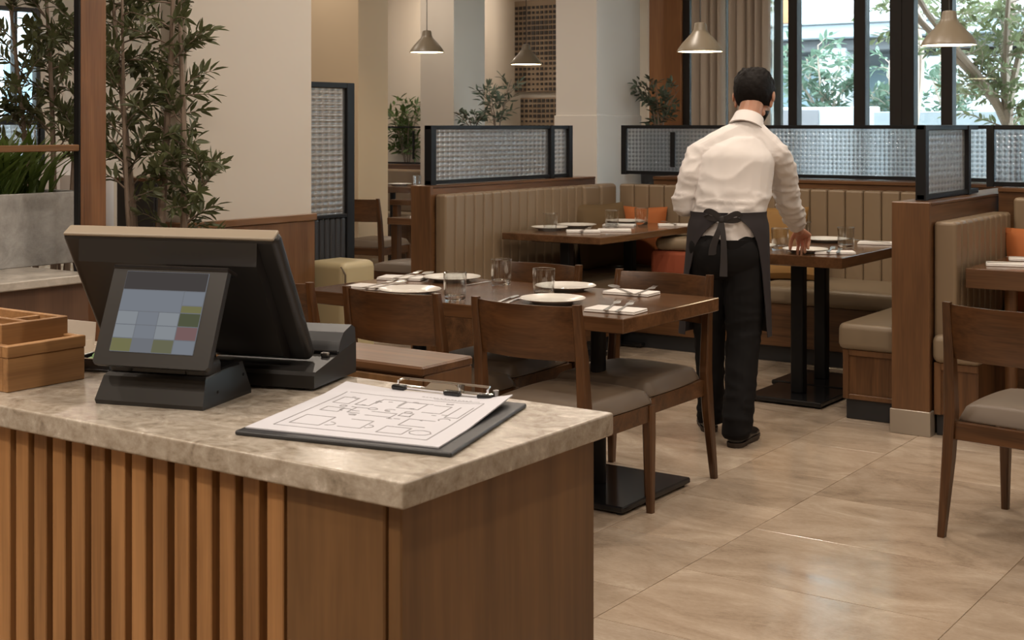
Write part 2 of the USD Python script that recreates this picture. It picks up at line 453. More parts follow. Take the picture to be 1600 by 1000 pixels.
def leafy(name, dark, light, trans=0.25):
    mat(name, {'g': ('geometry', {}), 'r': ('rgb_ramp', dict(ramp=[(0.0, dark), (0.7, tuple((a + b) / 2 for a, b in zip(dark, light))), (1.0, light)])),
               'p': ('principled_bsdf', dict(roughness=0.42)), 't': ('translucent_bsdf', {}), 'm': ('mix_closure', dict(fac=trans))},
        [('g.random_per_island', 'r.fac'), ('r.color', 'p.base_color'), ('r.color', 't.color'), ('p.BSDF', 'm.closure1'), ('t.BSDF', 'm.closure2')], 'm.closure')


leafy('olive_leaf', (0.095, 0.108, 0.046), (0.42, 0.39, 0.19), 0.35)
leafy('fern_leaf', (0.095, 0.145, 0.03), (0.42, 0.42, 0.08), 0.35)
leafy('shrub_leaf', (0.065, 0.11, 0.028), (0.26, 0.31, 0.07), 0.35)
leafy('grey_leaf', (0.10, 0.13, 0.09), (0.27, 0.28, 0.18))
leafy('street_leaf', (0.19, 0.22, 0.11), (0.46, 0.42, 0.17), 0.45)
leafy('pale_leaf', (0.11, 0.17, 0.12), (0.24, 0.31, 0.18), 0.4)

# ------------------------------------------------------------------ the setting
def struct(name, mesh, m, smooth=30):
    return obj_top(name, mesh, m, 'structure', smooth)


def obj_top(name, mesh, m, kind, smooth=30):
    v, f = arr(mesh)
    p = '/World/' + numbered('/World', name)
    return tag(usdkit.mesh(stage, p, (v, f), M[m], smooth=smooth).GetPrim(), None, None, None, kind)


def box(x0, y0, z0, x1, y1, z1):
    m = trimesh.creation.box(bounds=[(x0, y0, z0), (x1, y1, z1)])
    return np.array(m.vertices), np.array(m.faces)


# floor: stone tiles laid in columns, joints staggered, on a bed of grout
floor = thing('floor', kind='structure')
obj(floor, 'grout_bed', box(-13.2, -3.2, -0.10, 3.4, 13.2, -0.004), 'grout', smooth=False)
xs = [-2.56 - 0.885 * k for k in range(12, 0, -1)] + [-2.56, -2.12] + [-2.12 + 0.885 * k for k in range(1, 8)]
rest = []
for c, (xa, xb) in enumerate(zip(xs[:-1], xs[1:])):
    off = 3.47 if c % 2 == 1 else 3.74
    off = 3.47 if abs(xa + 2.12) < 1e-6 else off
    k0 = math.floor((-3.1 - off) / 0.545)
    for k in range(k0, 32):
        ya = off + 0.545 * k
        if ya > 13.0:
            break
        yb = min(ya + 0.545, 13.15)
        near = -4.5 < (xa + xb) / 2 < 0.6 and 2.6 < ya < 8.3
        g = 0.0016
        m = cbox(max(xa, -13.1) + g, max(ya, -3.1) + g, -0.012, min(xb, 3.35) - g, yb - g, 0.0 - 0.0001 * ((c + k) % 2), 0.0008)
        if near:
            obj(floor, 'tile', m, 'floor_tile', smooth=False)
        else:
            rest.append(m)
obj(floor, 'outer_tiles', rest, 'floor_tile', smooth=False, kind='stuff')

struct('ceiling', box(-13.2, -3.2, CEIL, 3.4, 13.2, CEIL + 0.15), 'ceiling_paint', False)
struct('wall_front', box(-13.2, -3.2, 0, 3.4, -3.05, CEIL), 'wall_paint', False)
struct('wall_right', box(3.25, -3.05, 0, 3.4, 10.4, CEIL), 'wall_paint', False)
struct('wall_far_left', box(-13.2, 13.0, 0, -5.84, 13.15, CEIL), 'wall_paint', False)
struct('wall_left', [box(-13.2, -3.05, 0, -13.05, 8.7, CEIL), box(-13.2, 9.55, 0, -13.05, 13.0, CEIL), box(-13.2, 8.7, 0, -13.05, 9.55, 1.0), box(-13.2, 8.7, 2.75, -13.05, 9.55, CEIL)], 'wall_paint', False)
struct('wall_back', [box(-5.84, 10.42, 0, 3.4, 10.56, 0.42), box(-5.84, 10.42, 3.12, 3.4, 10.56, CEIL), box(-5.84, 10.42, 0.42, -5.52, 10.56, 3.12), box(-5.84, 10.56, 0, -5.70, 13.0, 0.6), box(-5.84, 10.56, 3.1, -5.70, 13.0, CEIL)], 'column_paint', False)
struct('trim_1', cbox(-5.80, 10.37, 0.0, -5.49, 10.42, CEIL, 0.004), 'panel_wood')


def window_x(name, x0, x1, y, z0, z1, bars, fw=0.07, d=0.10):
    """A metal window in a wall along X: frame, mullions, panes."""
    t = thing(name, kind='structure', loc=((x0 + x1) / 2, y, z0))
    obj(t, 'window_frame', [cbox(x0, y, z0, x0 + fw, y + d, z1), cbox(x1 - fw, y, z0, x1, y + d, z1), cbox(x0 + fw, y, z0, x1 - fw, y + d, z0 + fw), cbox(x0 + fw, y, z1 - fw, x1 - fw, y + d, z1)], 'mullion_metal', world=True)
    edges = [x0 + fw]
    for a, b in bars:
        obj(t, 'mullion', cbox(a, y, z0 + fw, b, y + d, z1 - fw), 'mullion_metal', world=True)
        edges += [a, b]
    edges.append(x1 - fw)
    for a, b in zip(edges[::2], edges[1::2]):
        obj(t, 'pane', box(a, y + 0.045, z0 + fw, b, y + 0.053, z1 - fw), 'window_glass', smooth=False, world=True)
    return t


window_x('window_1', -5.52, -3.60, 10.40, 0.42, 3.12, [(-4.535, -4.458), (-3.985, -3.89)], fw=0.095)
window_x('window_2', -3.60, -1.45, 10.40, 0.42, 3.12, [(-3.298, -3.211), (-2.40, -2.31)], fw=0.095)
window_x('window_3', -1.45, 0.90, 10.40, 0.42, 3.12, [(-0.70, -0.61), (0.10, 0.19)], fw=0.095)
window_x('window_4', 0.90, 3.25, 10.40, 0.42, 3.12, [(1.65, 1.74), (2.45, 2.54)], fw=0.095)


def window_y(name, x, y0, y1, z0, z1, bars, fw=0.06, d=0.08):
    t = thing(name, kind='structure', loc=(x, (y0 + y1) / 2, z0))
    obj(t, 'window_frame', [cbox(x, y0, z0, x + d, y0 + fw, z1), cbox(x, y1 - fw, z0, x + d, y1, z1), cbox(x, y0 + fw, z0, x + d, y1 - fw, z0 + fw), cbox(x, y0 + fw, z1 - fw, x + d, y1 - fw, z1)], 'mullion_metal', world=True)
    edges = [y0 + fw]
    for a, b in bars:
        obj(t, 'mullion', cbox(x, a, z0 + fw, x + d, b, z1 - fw), 'mullion_metal', world=True)
        edges += [a, b]
    edges.append(y1 - fw)
    for a, b in zip(edges[::2], edges[1::2]):
        obj(t, 'pane', box(x + 0.036, a, z0 + fw, x + 0.044, b, z1 - fw), 'window_glass', smooth=False, world=True)


window_y('window_5', -13.14, 8.7, 9.55, 1.0, 2.75, [(9.22, 9.26)], fw=0.05)
window_y('window_6', -5.80, 10.56, 13.0, 0.6, 3.1, [(11.7, 11.78)])

# free-standing piers and the column
struct('wall_pier', cbox(-5.06, 4.36, 0, -4.88, 5.20, CEIL, 0.004), 'pier_paint')
wd = thing('trim_2', kind='structure', loc=(-4.87, 4.8, 0))
obj(wd, 'panel', cbox(-4.88, 4.34, 0.09, -4.862, 5.205, 0.965), 'wainscot_wood', world=True)
obj(wd, 'panel', cbox(-5.06, 4.342, 0.09, -4.88, 4.36, 0.965), 'wainscot_wood', world=True)
obj(wd, 'cap_rail', [cbox(-4.88, 4.33, 0.965, -4.855, 5.215, 1.0), cbox(-5.06, 4.33, 0.965, -4.88, 4.36, 1.0)], 'rail_wood', world=True)
obj(wd, 'skirting', [cbox(-4.88, 4.34, 0, -4.858, 5.205, 0.09), cbox(-5.06, 4.338, 0, -4.88, 4.36, 0.09)], 'black_panel', world=True)
struct('wall_pier', cbox(-8.75, 9.0, 0, -7.90, 9.4, CEIL, 0.004), 'tan_paint')
struct('wall_pier', cbox(-9.62, 12.0, 0, -9.15, 12.58, CEIL, 0.004), 'pier_paint')
col = thing('column', kind='structure', loc=(-5.74, 9.45, 0))
obj(col, 'shaft', cbox(-5.93, 9.10, 0, -5.55, 9.78, CEIL, 0.006), 'column_paint', world=True)
obj(col, 'base_wrap', cbox(-5.938, 9.092, 0, -5.542, 9.788, 1.53, 0.004), 'column_paint', world=True)

# ------------------------------------------------------------------ host counter in the foreground
ct = thing('host_counter', 'slatted walnut host counter with beige stone worktop in the foreground', 'counter', (-1.6, 1.35, 0))
obj(ct, 'end_panel', cbox(-0.972, 1.155, 0.0, -0.952, 1.555, 1.039, 0.002), 'counter_wood', world=True)
obj(ct, 'corner_panel', cbox(-1.1195, 1.150, 0.0, -0.972, 1.168, 1.039, 0.002), 'counter_wood', world=True)
obj(ct, 'backing', cbox(-2.45, 1.172, 0.0, -1.121, 1.19, 1.036, 0.001), 'walnut_z', world=True)
obj(ct, 'rear_panel', cbox(-2.45, 1.54, 0.0, -0.972, 1.555, 1.036, 0.001), 'walnut_z', world=True)
for k in range(33):
    x = -1.1515 - 0.0397 * k
    obj(ct, 'slat', cbox(x, 1.151, 0.0, x + 0.0265, 1.173, 1.036, 0.0012), 'slat_wood', world=True)
obj(ct, 'worktop', rbox(-2.5, 1.134, 1.040, -0.932, 1.572, 1.07, 0.0035, 12), 'counter_stone', world=True, smooth=40)

# low wooden cabinet just behind the counter
cb = thing('low_cabinet', 'low walnut cabinet just behind the stone counter', 'cabinet', (-2.15, 2.31, 0))
obj(cb, 'body', cbox(-2.55, 2.236, 0.06, -1.78, 2.40, 0.930, 0.002), 'wainscot_wood', world=True)
obj(cb, 'top', cbox(-2.552, 2.224, 0.930, -1.778, 2.402, 0.95, 0.004), 'walnut_x', world=True)
obj(cb, 'plinth', cbox(-2.54, 2.25, 0, -1.79, 2.39, 0.06, 0.002), 'black_panel', world=True)
for k in range(2):
    obj(cb, 'door', cbox(-2.547 + 0.384 * k, 2.226, 0.075, -2.168 + 0.384 * k, 2.236, 0.924, 0.002), 'counter_wood', world=True)

# ------------------------------------------------------------------ planter, ledge and wooden frame on the left
lg = thing('planter_ledge', 'dark wood bench with grey stone ledge under the stone planter', 'ledge', (-4.6, 2.6, 0))
obj(lg, 'body', cbox(-5.2, 1.2, 0.08, -4.23, 3.305, 0.868, 0.003), 'ledge_wood', world=True)
obj(lg, 'ledge_slab', cbox(-5.22, 1.18, 0.868, -4.20, 3.315, 0.90, 0.004), 'ledge_stone', world=True)
obj(lg, 'plinth', cbox(-5.18, 1.22, 0, -4.27, 3.29, 0.08, 0.002), 'black_panel', world=True)
pl = thing('stone_planter', 'grey stone trough planter with leafy plants on the ledge', 'planter', (-4.86, 2.6, 0.90))
pw = 0.03
obj(pl, 'trough', [cbox(-5.12, 1.4, 0.9, -4.60, 1.4 + pw, 1.185), cbox(-5.12, 3.60 - pw, 0.9, -4.60, 3.60, 1.185), cbox(-5.12, 1.4 + pw, 0.9, -5.12 + pw, 3.6 - pw, 1.185), cbox(-4.60 - pw, 1.4 + pw, 0.9, -4.60, 3.6 - pw, 1.185)], 'planter_stone', world=True)
obj(pl, 'soil', box(-5.1, 1.42, 0.9, -4.62, 3.58, 1.15), 'soil', world=True)
fr = thing('wooden_partition', 'reddish wooden post with a thin crossbar beside the olive tree', 'partition', (-4.35, 3.45, 0))
obj(fr, 'post', cbox(-4.335, 3.325, 0, -4.30, 3.442, CEIL, 0.003), 'post_wood', world=True)
obj(fr, 'post', cbox(-4.335, 0.9, 0, -4.30, 1.0, CEIL, 0.003), 'post_wood', world=True)
obj(fr, 'crossbar', cbox(-4.332, 1.0, 1.353, -4.303, 3.325, 1.378, 0.003), 'rail_wood', world=True)
obj(fr, 'metal_strip', cbox(-4.334, 3.317, 0, -4.303, 3.325, CEIL, 0.001), 'black_metal', world=True)

# ------------------------------------------------------------------ booths
def ribs(axis, a, b, front, back, z0, z1, w, r=0.022):
    """Upholstered channels along one axis between a and b: a list of padded strips."""
    n = max(1, round((b - a) / w))
    s = (b - a) / n
    out = []
    for k in range(n):
        p, q = a + k * s + 0.001, a + (k + 1) * s - 0.001
        lo, hi = min(front, back), max(front, back)
        out.append(rbox(lo, p, z0, hi, q, z1, r) if axis == 'y' else rbox(p, lo, z0, q, hi, z1, r))
    return out


def divider(label, x0, x1, y0, y1, ztop, side=None):
    t = thing('booth_divider', label, 'partition wall', ((x0 + x1) / 2, (y0 + y1) / 2, 0))
    obj(t, 'body', cbox(x0 + 0.004, y0 + 0.03, 0, x1 - 0.004, y1, ztop - 0.015, 0.002), 'walnut_y', world=True)
    obj(t, 'cap', cbox(x0, y0 + 0.03, ztop - 0.015, x1, y1, ztop, 0.003), 'walnut_y', world=True)
    obj(t, 'end_panel', cbox(x0, y0, 0.0, x1, y0 + 0.03, ztop, 0.003), 'wainscot_wood', world=True)
    return t


dl = divider('walnut booth divider left of the window table, carrying a glass screen', -5.22, -5.07, 6.42, 8.30, 1.09)
dr = divider('walnut booth divider with metal foot, between the two right-hand booths', -2.25, -2.07, 6.36, 8.75, 1.09)
obj(dr, 'foot_cladding', cbox(-2.256, 6.352, 0.0, -2.064, 6.42, 0.115, 0.002), 'plinth_metal', world=True)
obj(dr, 'side_panel', cbox(-2.31, 6.72, 0.40, -2.25, 7.85, 0.985, 0.003), 'walnut_z', world=True)


def long_wall(label, x0, x1, y0, y1, ztop):
    t = thing('booth_back_wall', label, 'partition wall', ((x0 + x1) / 2, (y0 + y1) / 2, 0))
    obj(t, 'body', cbox(x0, y0, 0, x1, y1, ztop - 0.02, 0.002), 'walnut_x', world=True)
    obj(t, 'cap', cbox(x0, y0 - 0.012, ztop - 0.022, x1, y1 + 0.012, ztop, 0.003), 'walnut_x', world=True)
    return t


long_wall('low walnut wall behind the bench under the windows', -4.75, -2.26, 8.56, 8.90, 1.09)
long_wall('low walnut wall behind the right booth with orange cushions', -2.06, 2.9, 7.46, 7.66, 1.12)


def screen(label, axis, a, b, c, z0, z1, posts, group=None, pane=None, rail=0.024, th=0.03, gap=0.004, mullions=()):
    """A black metal frame with pressed glass, standing on a low wall. axis: the way it runs; c: its place across."""
    def bx(p, q, w0, w1, z_0, z_1):
        return cbox(p, c + w0, z_0, q, c + w1, z_1, 0.002) if axis == 'x' else cbox(c + w0, p, z_0, c + w1, q, z_1, 0.002)
    t = thing('glass_screen', label, 'glass screen', ((a + b) / 2, c, z0) if axis == 'x' else (c, (a + b) / 2, z0), group=group)
    h = th / 2
    obj(t, 'top_rail', bx(a, b, -h, h, z1 - rail, z1), 'black_metal', world=True)
    obj(t, 'bottom_rail', bx(a, b, -h, h, z0 + gap, z0 + gap + rail), 'black_metal', world=True)
    for p, q in posts:
        obj(t, 'post', bx(p, q, -h - 0.006, h + 0.006, z0, z1), 'black_metal', world=True)
    for p, q in mullions:
        obj(t, 'mullion', bx(p, q, -h, h, z0 + 0.06, z1 - 0.05), 'black_metal', world=True)
    if pane == 'none':
        return t
    e = [posts[0][1]]
    for p, q in posts[1:-1]:
        e += [p, q]
    e.append(posts[-1][0])
    for p, q in zip(e[::2], e[1::2]):
        obj(t, 'pane', bx(p, q, -0.004, 0.004, z0 + gap + rail, z1 - rail), pane or 'pressed_glass_' + axis, world=True, smooth=False)
    return t


screen('long pressed-glass screen in black frame on the left booth divider', 'y', 6.49, 8.08, -5.145, 1.09, 1.45, [(6.49, 6.54), (7.80, 7.845), (8.03, 8.075)], th=0.042)
screen('pressed-glass screen in black frame on the low wall behind the waiter', 'x', -5.14, -2.28, 8.79, 1.09, 1.452, [(-5.14, -5.10), (-2.33, -2.28)], mullions=[(-4.735, -4.70)])
screen('short pressed-glass screen on the divider with the metal foot', 'y', 6.52, 7.40, -2.165, 1.09, 1.452, [(6.52, 6.57), (7.21, 7.25)], th=0.038)
screen('pressed-glass screen on the low wall behind the orange cushions', 'x', -2.14, 2.9, 7.54, 1.12, 1.452, [(-2.14, -2.10), (0.30, 0.34), (2.86, 2.9)])

# benches: padded backs in channels, seat cushions, wooden bases on black plinths
b1 = thing('booth_bench', 'channel-backed taupe bench along the left booth divider', 'bench', (-4.8, 7.2, 0))
for m in ribs('y', 6.46, 8.0, -4.985, -5.07, 0.44, 1.04, 0.096, 0.016):
    obj(b1, 'back_pad', m, 'booth_leather', world=True, smooth=60)
for m in ribs('y', 8.0, 8.44, -4.975, -5.07, 0.44, 1.04, 0.22, 0.026):
    obj(b1, 'back_pad', m, 'booth_leather', world=True, smooth=60)
obj(b1, 'seat_cushion', rbox(-4.99, 6.48, 0.36, -4.50, 7.80, 0.47, 0.03), 'seat_leather', world=True, smooth=60)
obj(b1, 'base', cbox(-5.06, 6.50, 0.10, -4.53, 7.80, 0.36), 'walnut_y', world=True)
obj(b1, 'plinth', cbox(-5.06, 6.53, 0, -4.57, 7.80, 0.10), 'black_panel', world=True)

b2 = thing('booth_bench', 'long taupe bench under the window screen, behind the waiter', 'bench', (-3.7, 8.2, 0))
for m in ribs('x', -4.97, -2.34, 8.45, 8.545, 0.44, 1.035, 0.118, 0.016):
    obj(b2, 'back_pad', m, 'booth_leather', world=True, smooth=60)
obj(b2, 'seat_cushion', rbox(-4.97, 7.80, 0.36, -3.66, 8.47, 0.47, 0.035), 'seat_leather', world=True, smooth=60)
obj(b2, 'seat_cushion', rbox(-3.655, 7.80, 0.36, -2.34, 8.47, 0.47, 0.035), 'seat_leather', world=True, smooth=60)
obj(b2, 'base', cbox(-5.0, 7.83, 0.10, -2.33, 8.545, 0.36), 'walnut_x', world=True)
obj(b2, 'plinth', cbox(-5.0, 7.87, 0, -2.33, 8.545, 0.10), 'black_panel', world=True)

b3 = thing('booth_bench', 'short taupe bench end with panelled base, left of the metal-footed divider', 'bench', (-2.4, 7.1, 0))
obj(b3, 'seat_cushion', rbox(-2.575, 6.50, 0.345, -2.254, 7.79, 0.475, 0.03), 'seat_leather', world=True, smooth=60)
obj(b3, 'base', cbox(-2.55, 6.535, 0.10, -2.256, 7.82, 0.345), 'walnut_z', world=True)
obj(b3, 'base_frame', [cbox(-2.555, 6.522, 0.10, -2.525, 6.538, 0.345), cbox(-2.286, 6.522, 0.10, -2.256, 6.538, 0.345), cbox(-2.525, 6.522, 0.315, -2.286, 6.538, 0.345), cbox(-2.525, 6.522, 0.10, -2.286, 6.538, 0.125)], 'wainscot_wood', world=True)
obj(b3, 'plinth', cbox(-2.545, 6.545, 0, -2.26, 7.8, 0.10), 'black_panel', world=True)

b4 = thing('booth_bench', 'channel-backed taupe bench right of the metal-footed divider', 'bench', (-1.95, 6.9, 0))
for m in ribs('y', 6.42, 7.36, -1.965, -2.07, 0.44, 1.00, 0.094, 0.018):
    obj(b4, 'back_pad', m, 'booth_leather', world=True, smooth=60)
obj(b4, 'seat_cushion', rbox(-2.065, 6.37, 0.345, -1.84, 7.36, 0.475, 0.03), 'seat_leather', world=True, smooth=60)
obj(b4, 'base', cbox(-2.062, 6.41, 0.10, -1.86, 7.36, 0.345), 'walnut_z', world=True)
obj(b4, 'base_frame', [cbox(-2.062, 6.398, 0.10, -2.03, 6.412, 0.345), cbox(-2.03, 6.398, 0.31, -1.86, 6.412, 0.345)], 'wainscot_wood', world=True)
obj(b4, 'plinth', cbox(-2.06, 6.43, 0, -1.88, 7.36, 0.10), 'black_panel', world=True)

b5 = thing('booth_bench', 'long taupe bench with orange cushions at the right edge', 'bench', (0.4, 7.2, 0))
for m in ribs('x', -1.96, 2.84, 7.36, 7.445, 0.44, 1.075, 0.24, 0.02):
    obj(b5, 'back_pad', m, 'booth_leather', world=True, smooth=60)
obj(b5, 'seat_cushion', rbox(-1.83, 6.92, 0.36, 0.5, 7.37, 0.47, 0.03), 'seat_leather', world=True, smooth=60)
obj(b5, 'seat_cushion', rbox(0.505, 6.92, 0.36, 2.84, 7.37, 0.47, 0.03), 'seat_leather', world=True, smooth=60)
obj(b5, 'base', cbox(-1.83, 6.95, 0.10, 2.84, 7.44, 0.36), 'walnut_x', world=True)
obj(b5, 'plinth', cbox(-1.83, 6.99, 0, 2.84, 7.44, 0.10), 'black_panel', world=True)

# tall black screen and cream bench end beside the pier
ts = thing('tall_screen', 'tall black metal screen with pressed glass above fluted black panel, beside the pier', 'screen', (-5.0, 5.45, 0))
obj(ts, 'frame', [cbox(-5.02, 5.21, 0, -4.98, 5.25, 1.68), cbox(-5.02, 5.585, 0, -4.98, 5.645, 1.68), cbox(-5.02, 5.25, 1.65, -4.98, 5.585, 1.68), cbox(-5.02, 5.25, 0.955, -4.98, 5.585, 0.975), cbox(-5.02, 5.25, 0.0, -4.98, 5.585, 0.05)], 'black_metal', world=True)
obj(ts, 'pane', cbox(-5.004, 5.25, 0.975, -4.996, 5.585, 1.65, 0.001), 'pressed_glass_y', world=True, smooth=False)
for k in range(8):
    y = 5.25 + k * 0.0419
    obj(ts, 'flute', rbox(-5.012, y + 0.001, 0.05, -4.988, y + 0.041, 0.955, 0.011), 'black_panel', world=True, smooth=60)
ce = thing('bench_end', 'pale cream upholstered bench end beside the pier panelling', 'bench', (-4.68, 5.36, 0))
obj(ce, 'upholstery', rbox(-4.96, 5.24, 0.08, -4.70, 5.50, 0.75, 0.035), 'cream_leather', world=True, smooth=60)
obj(ce, 'piping', tube([(-4.695, 5.25, 0.10), (-4.695, 5.25, 0.69), (-4.72, 5.25, 0.725), (-4.94, 5.25, 0.725)], 0.005, 6), 'stitch', world=True)
obj(ce, 'plinth', cbox(-4.94, 5.26, 0, -4.73, 5.48, 0.08), 'black_panel', world=True)

# ------------------------------------------------------------------ dining chairs
def beam(secs):
    """Hull chain through rectangular sections: (x, y, z, half width x, half width y)."""
    out = []
    for (a, b) in zip(secs[:-1], secs[1:]):
        pts = []
        for x, y, z, hx, hy in (a, b):
            c = min(hx, hy) * 0.3
            pts += [(x + sx * (hx - (c if k else 0)), y + sy * (hy - (0 if k else c)), z) for sx in (-1, 1) for sy in (-1, 1) for k in (0, 1)]
        out.append(hull(pts))
    return out


def cushion(x0, x1, y0, y1, z0, z1, taper=0.0, n=20, power=4.0):
    """An upholstered pad: domed top, rounded sides, narrower at the back by taper."""
    u = np.linspace(-1, 1, n)
    U, V = np.meshgrid(u, u)
    # squircle mapping keeps the rim rounded
    sx = U * np.sqrt(1 - 0.30 * V ** 2 * (np.abs(U) > .0)) if False else U
    rr = np.maximum(np.abs(U), np.abs(V))
    k = 1 - 0.055 * (U * V) ** 2
    X = (x0 + x1) / 2 + (x1 - x0) / 2 * U * k * (1 - taper * (1 - (V + 1) / 2))
    Y = (y0 + y1) / 2 + (y1 - y0) / 2 * V * k
    edge = np.clip(1 - np.maximum(np.abs(U) ** 8, np.abs(V) ** 8), 0, 1) ** 0.4
    dome = (1 - np.abs(U) ** 2.6) * (1 - np.abs(V) ** 2.6)
    Zt = z0 + 0.012 + (z1 - z0 - 0.032) * edge + 0.02 * dome
    Zb = np.full_like(Zt, z0) + 0.006 * (1 - edge)
    return shell(np.dstack([X, Y, Zt]), np.dstack([X, Y, Zb]))


CHAIR_H = 0.832


def make_chair(label, loc, rz, group):
    t = thing('dining_chair', label, 'chair', loc, rz, group)
    obj(t, 'seat', cushion(-0.235, 0.235, -0.215, 0.262, 0.405, 0.485, 0.10), 'chair_fabric', smooth=50)
    obj(t, 'seat_frame', [cbox(-0.225, 0.232, 0.345, 0.225, 0.254, 0.408), cbox(-0.205, -0.232, 0.345, 0.205, -0.212, 0.408), hull([(sx * (0.205 + w), y, z) for sx in (1,) for (w, y) in ((0, -.225), (.02, -.225), (.0, .24), (.02, .24)) for z in (.345, .408)]),
                          hull([(-(0.205 + w), y, z) for (w, y) in ((0, -.225), (.02, -.225), (.0, .24), (.02, .24)) for z in (.345, .408)])], 'chair_wood_x')
    for s in (-1, 1):
        obj(t, 'leg', beam([(s * 0.217, 0.247, 0.0, .013, .013), (s * 0.214, 0.243, 0.30, .020, .020), (s * 0.213, 0.242, 0.405, .021, .021)]), 'chair_wood_z')
    for s in (-1, 1):
        obj(t, 'leg', beam([(s * 0.244, -0.250, 0.0, .013, .014), (s * 0.227, -0.228, 0.28, .019, .023), (s * 0.220, -0.222, 0.44, .020, .025), (s * 0.218, -0.238, 0.65, .018, .020), (s * 0.216, -0.268, CHAIR_H, .014, .0135)]), 'chair_wood_z')
    n = 15
    u = np.linspace(-1, 1, n)
    rows_f, rows_b = [], []
    for w in np.linspace(0, 1, 6):
        z = 0.632 + w * (CHAIR_H - 0.008 - 0.632)
        yc = -0.236 - 0.028 * w
        e = 0.005 * (abs(2 * w - 1) ** 6)
        bow = -0.050 * (1 - u ** 2) + 0.006
        rows_f.append(np.c_[u * 0.217, yc + bow + 0.010 - e, np.full(n, z)])
        rows_b.append(np.c_[u * 0.217, yc + bow - 0.010 + e, np.full(n, z)])
    obj(t, 'backrest', shell(np.array(rows_b), np.array(rows_f)), 'chair_wood_x', smooth=50)
    return t


G_CH = 'walnut dining chairs at the long table'
ch = make_chair('walnut dining chair at the long table, nearest the corner of the stone counter', (-2.74, 4.275, 0), 0.0, G_CH)
dup(ch, 'walnut dining chair at the long table, directly behind the low cabinet', (-3.345, 4.255, 0), 0.02)
dup(ch, 'walnut dining chair at the long table, mostly hidden behind the till screen', (-3.965, 4.26, 0), -0.02)
dup(ch, 'walnut dining chair on the far side of the long table, beside the waiter', (-2.80, 4.865, 0), PI)
dup(ch, 'walnut dining chair on the far side of the long table, under the left booth', (-3.46, 4.90, 0), PI)
dup(ch, 'walnut dining chair standing alone at the right edge, by the booth with orange cushions', (-1.262, 5.066, 0), -0.12, 'single chair by the right booth')
G_FAR = 'distant dining chairs between the tall screen and the booth divider'
dup(ch, 'distant walnut chair seen from behind, next to the tall black screen', (-7.82, 9.10, 0), 0.15, G_FAR)
dup(ch, 'distant walnut chair whose back is hidden by the left booth divider', (-6.22, 7.72, 0), PI / 2, G_FAR)

# ------------------------------------------------------------------ tables
def table(label, x0, y0, x1, y1, zt, th, cols, base=0.26, name='dining_table', legs=None, grain='x', colr='round', group=None):
    t = thing(name, label, 'table', ((x0 + x1) / 2, (y0 + y1) / 2, 0), 0, group)
    obj(t, 'tabletop', cbox(x0, y0, zt - th, x1, y1, zt, 0.003), 'table_wood_' + grain, world=True)
    for x, y in cols:
        obj(t, 'column', rbox(x - .036, y - .032, 0.03, x + .036, y + .032, zt - th - 0.012, 0.012, 16) if colr == 'box' else tube([(x, y, 0.03), (x, y, zt - th - 0.012)], 0.031, 20), 'black_metal', world=True, smooth=40)
        obj(t, 'mounting_plate', cbox(x - .16, y - .16, zt - th - 0.012, x + .16, y + .16, zt - th, 0.002), 'black_metal', world=True)
        obj(t, 'base_plate', cbox(x - base, y - base, 0.010, x + base, y + base, 0.034, 0.005), 'black_gloss', world=True)
        for sx in (-1, 1):
            for sy in (-1, 1):
                obj(t, 'foot', tube([(x + sx * (base - .03), y + sy * (base - .03), 0.0), (x + sx * (base - .03), y + sy * (base - .03), 0.012)], 0.016, 10), 'black_metal', world=True)
    for x, y in legs or []:
        obj(t, 'leg', cbox(x - .03, y - .03, 0, x + .03, y + .03, zt - th, 0.004), 'chair_wood_z', world=True)
    return t


T1 = 0.75
table('long walnut dining table with four walnut chairs, behind the counter', -4.10, 4.302, -2.512, 5.072, T1, 0.054, [(-2.85, 4.685), (-3.76, 4.685)], 0.27)
TB = 0.785
table('walnut booth table beside the left channel-backed bench', -4.94, 6.97, -4.225, 8.25, TB, 0.042, [(-4.62, 7.22), (-4.62, 8.0)], 0.19, name='booth_table', grain='y', colr='box')
table('walnut booth table that the waiter is setting', -3.36, 6.60, -2.59, 7.62, TB, 0.055, [(-2.93, 6.86), (-2.99, 7.32)], 0.21, name='booth_table', grain='y', colr='box')
table('walnut booth table with thick edge at the right edge, behind the lone chair', -1.935, 6.465, 0.25, 7.18, TB, 0.092, [(-0.2, 6.82)], 0.24, name='booth_table', legs=None)
tl = tube([(-1.775, 6.64, 0.0), (-1.775, 6.64, TB - 0.092)], 0.03, 16)
obj(stage.GetPrimAtPath('/World/booth_table_002'), 'leg', tl, 'walnut_z', world=True)
table('distant walnut table nearest the left booth divider', -6.76, 8.03, -5.55, 8.62, 0.75, 0.05, [], legs=[(-6.71, 8.08), (-6.71, 8.57), (-5.6, 8.08), (-5.6, 8.57)], name='far_table')
table('distant walnut table in the middle of the far row', -8.39, 10.0, -7.2, 10.6, 0.75, 0.05, [], legs=[(-8.34, 10.05), (-8.34, 10.55), (-7.25, 10.05), (-7.25, 10.55)], name='far_table')
table('farthest walnut table in front of the pale bench and green shrub', -10.25, 11.2, -8.9, 11.85, 0.80, 0.06, [(-9.6, 11.5)], name='far_table')

# ------------------------------------------------------------------ tableware
def plate_prof(r):
    return [(0, 0.004), (r * .50, 0.004), (r * .56, 0.0), (r * .60, 0.0), (r * .64, 0.005), (r * .86, 0.0135), (r, 0.0195), (r * 1.002, 0.0212), (r * .99, 0.0222), (r * .86, 0.0170), (r * .66, 0.0098), (r * .60, 0.0085), (0, 0.008)]


MADE = {}


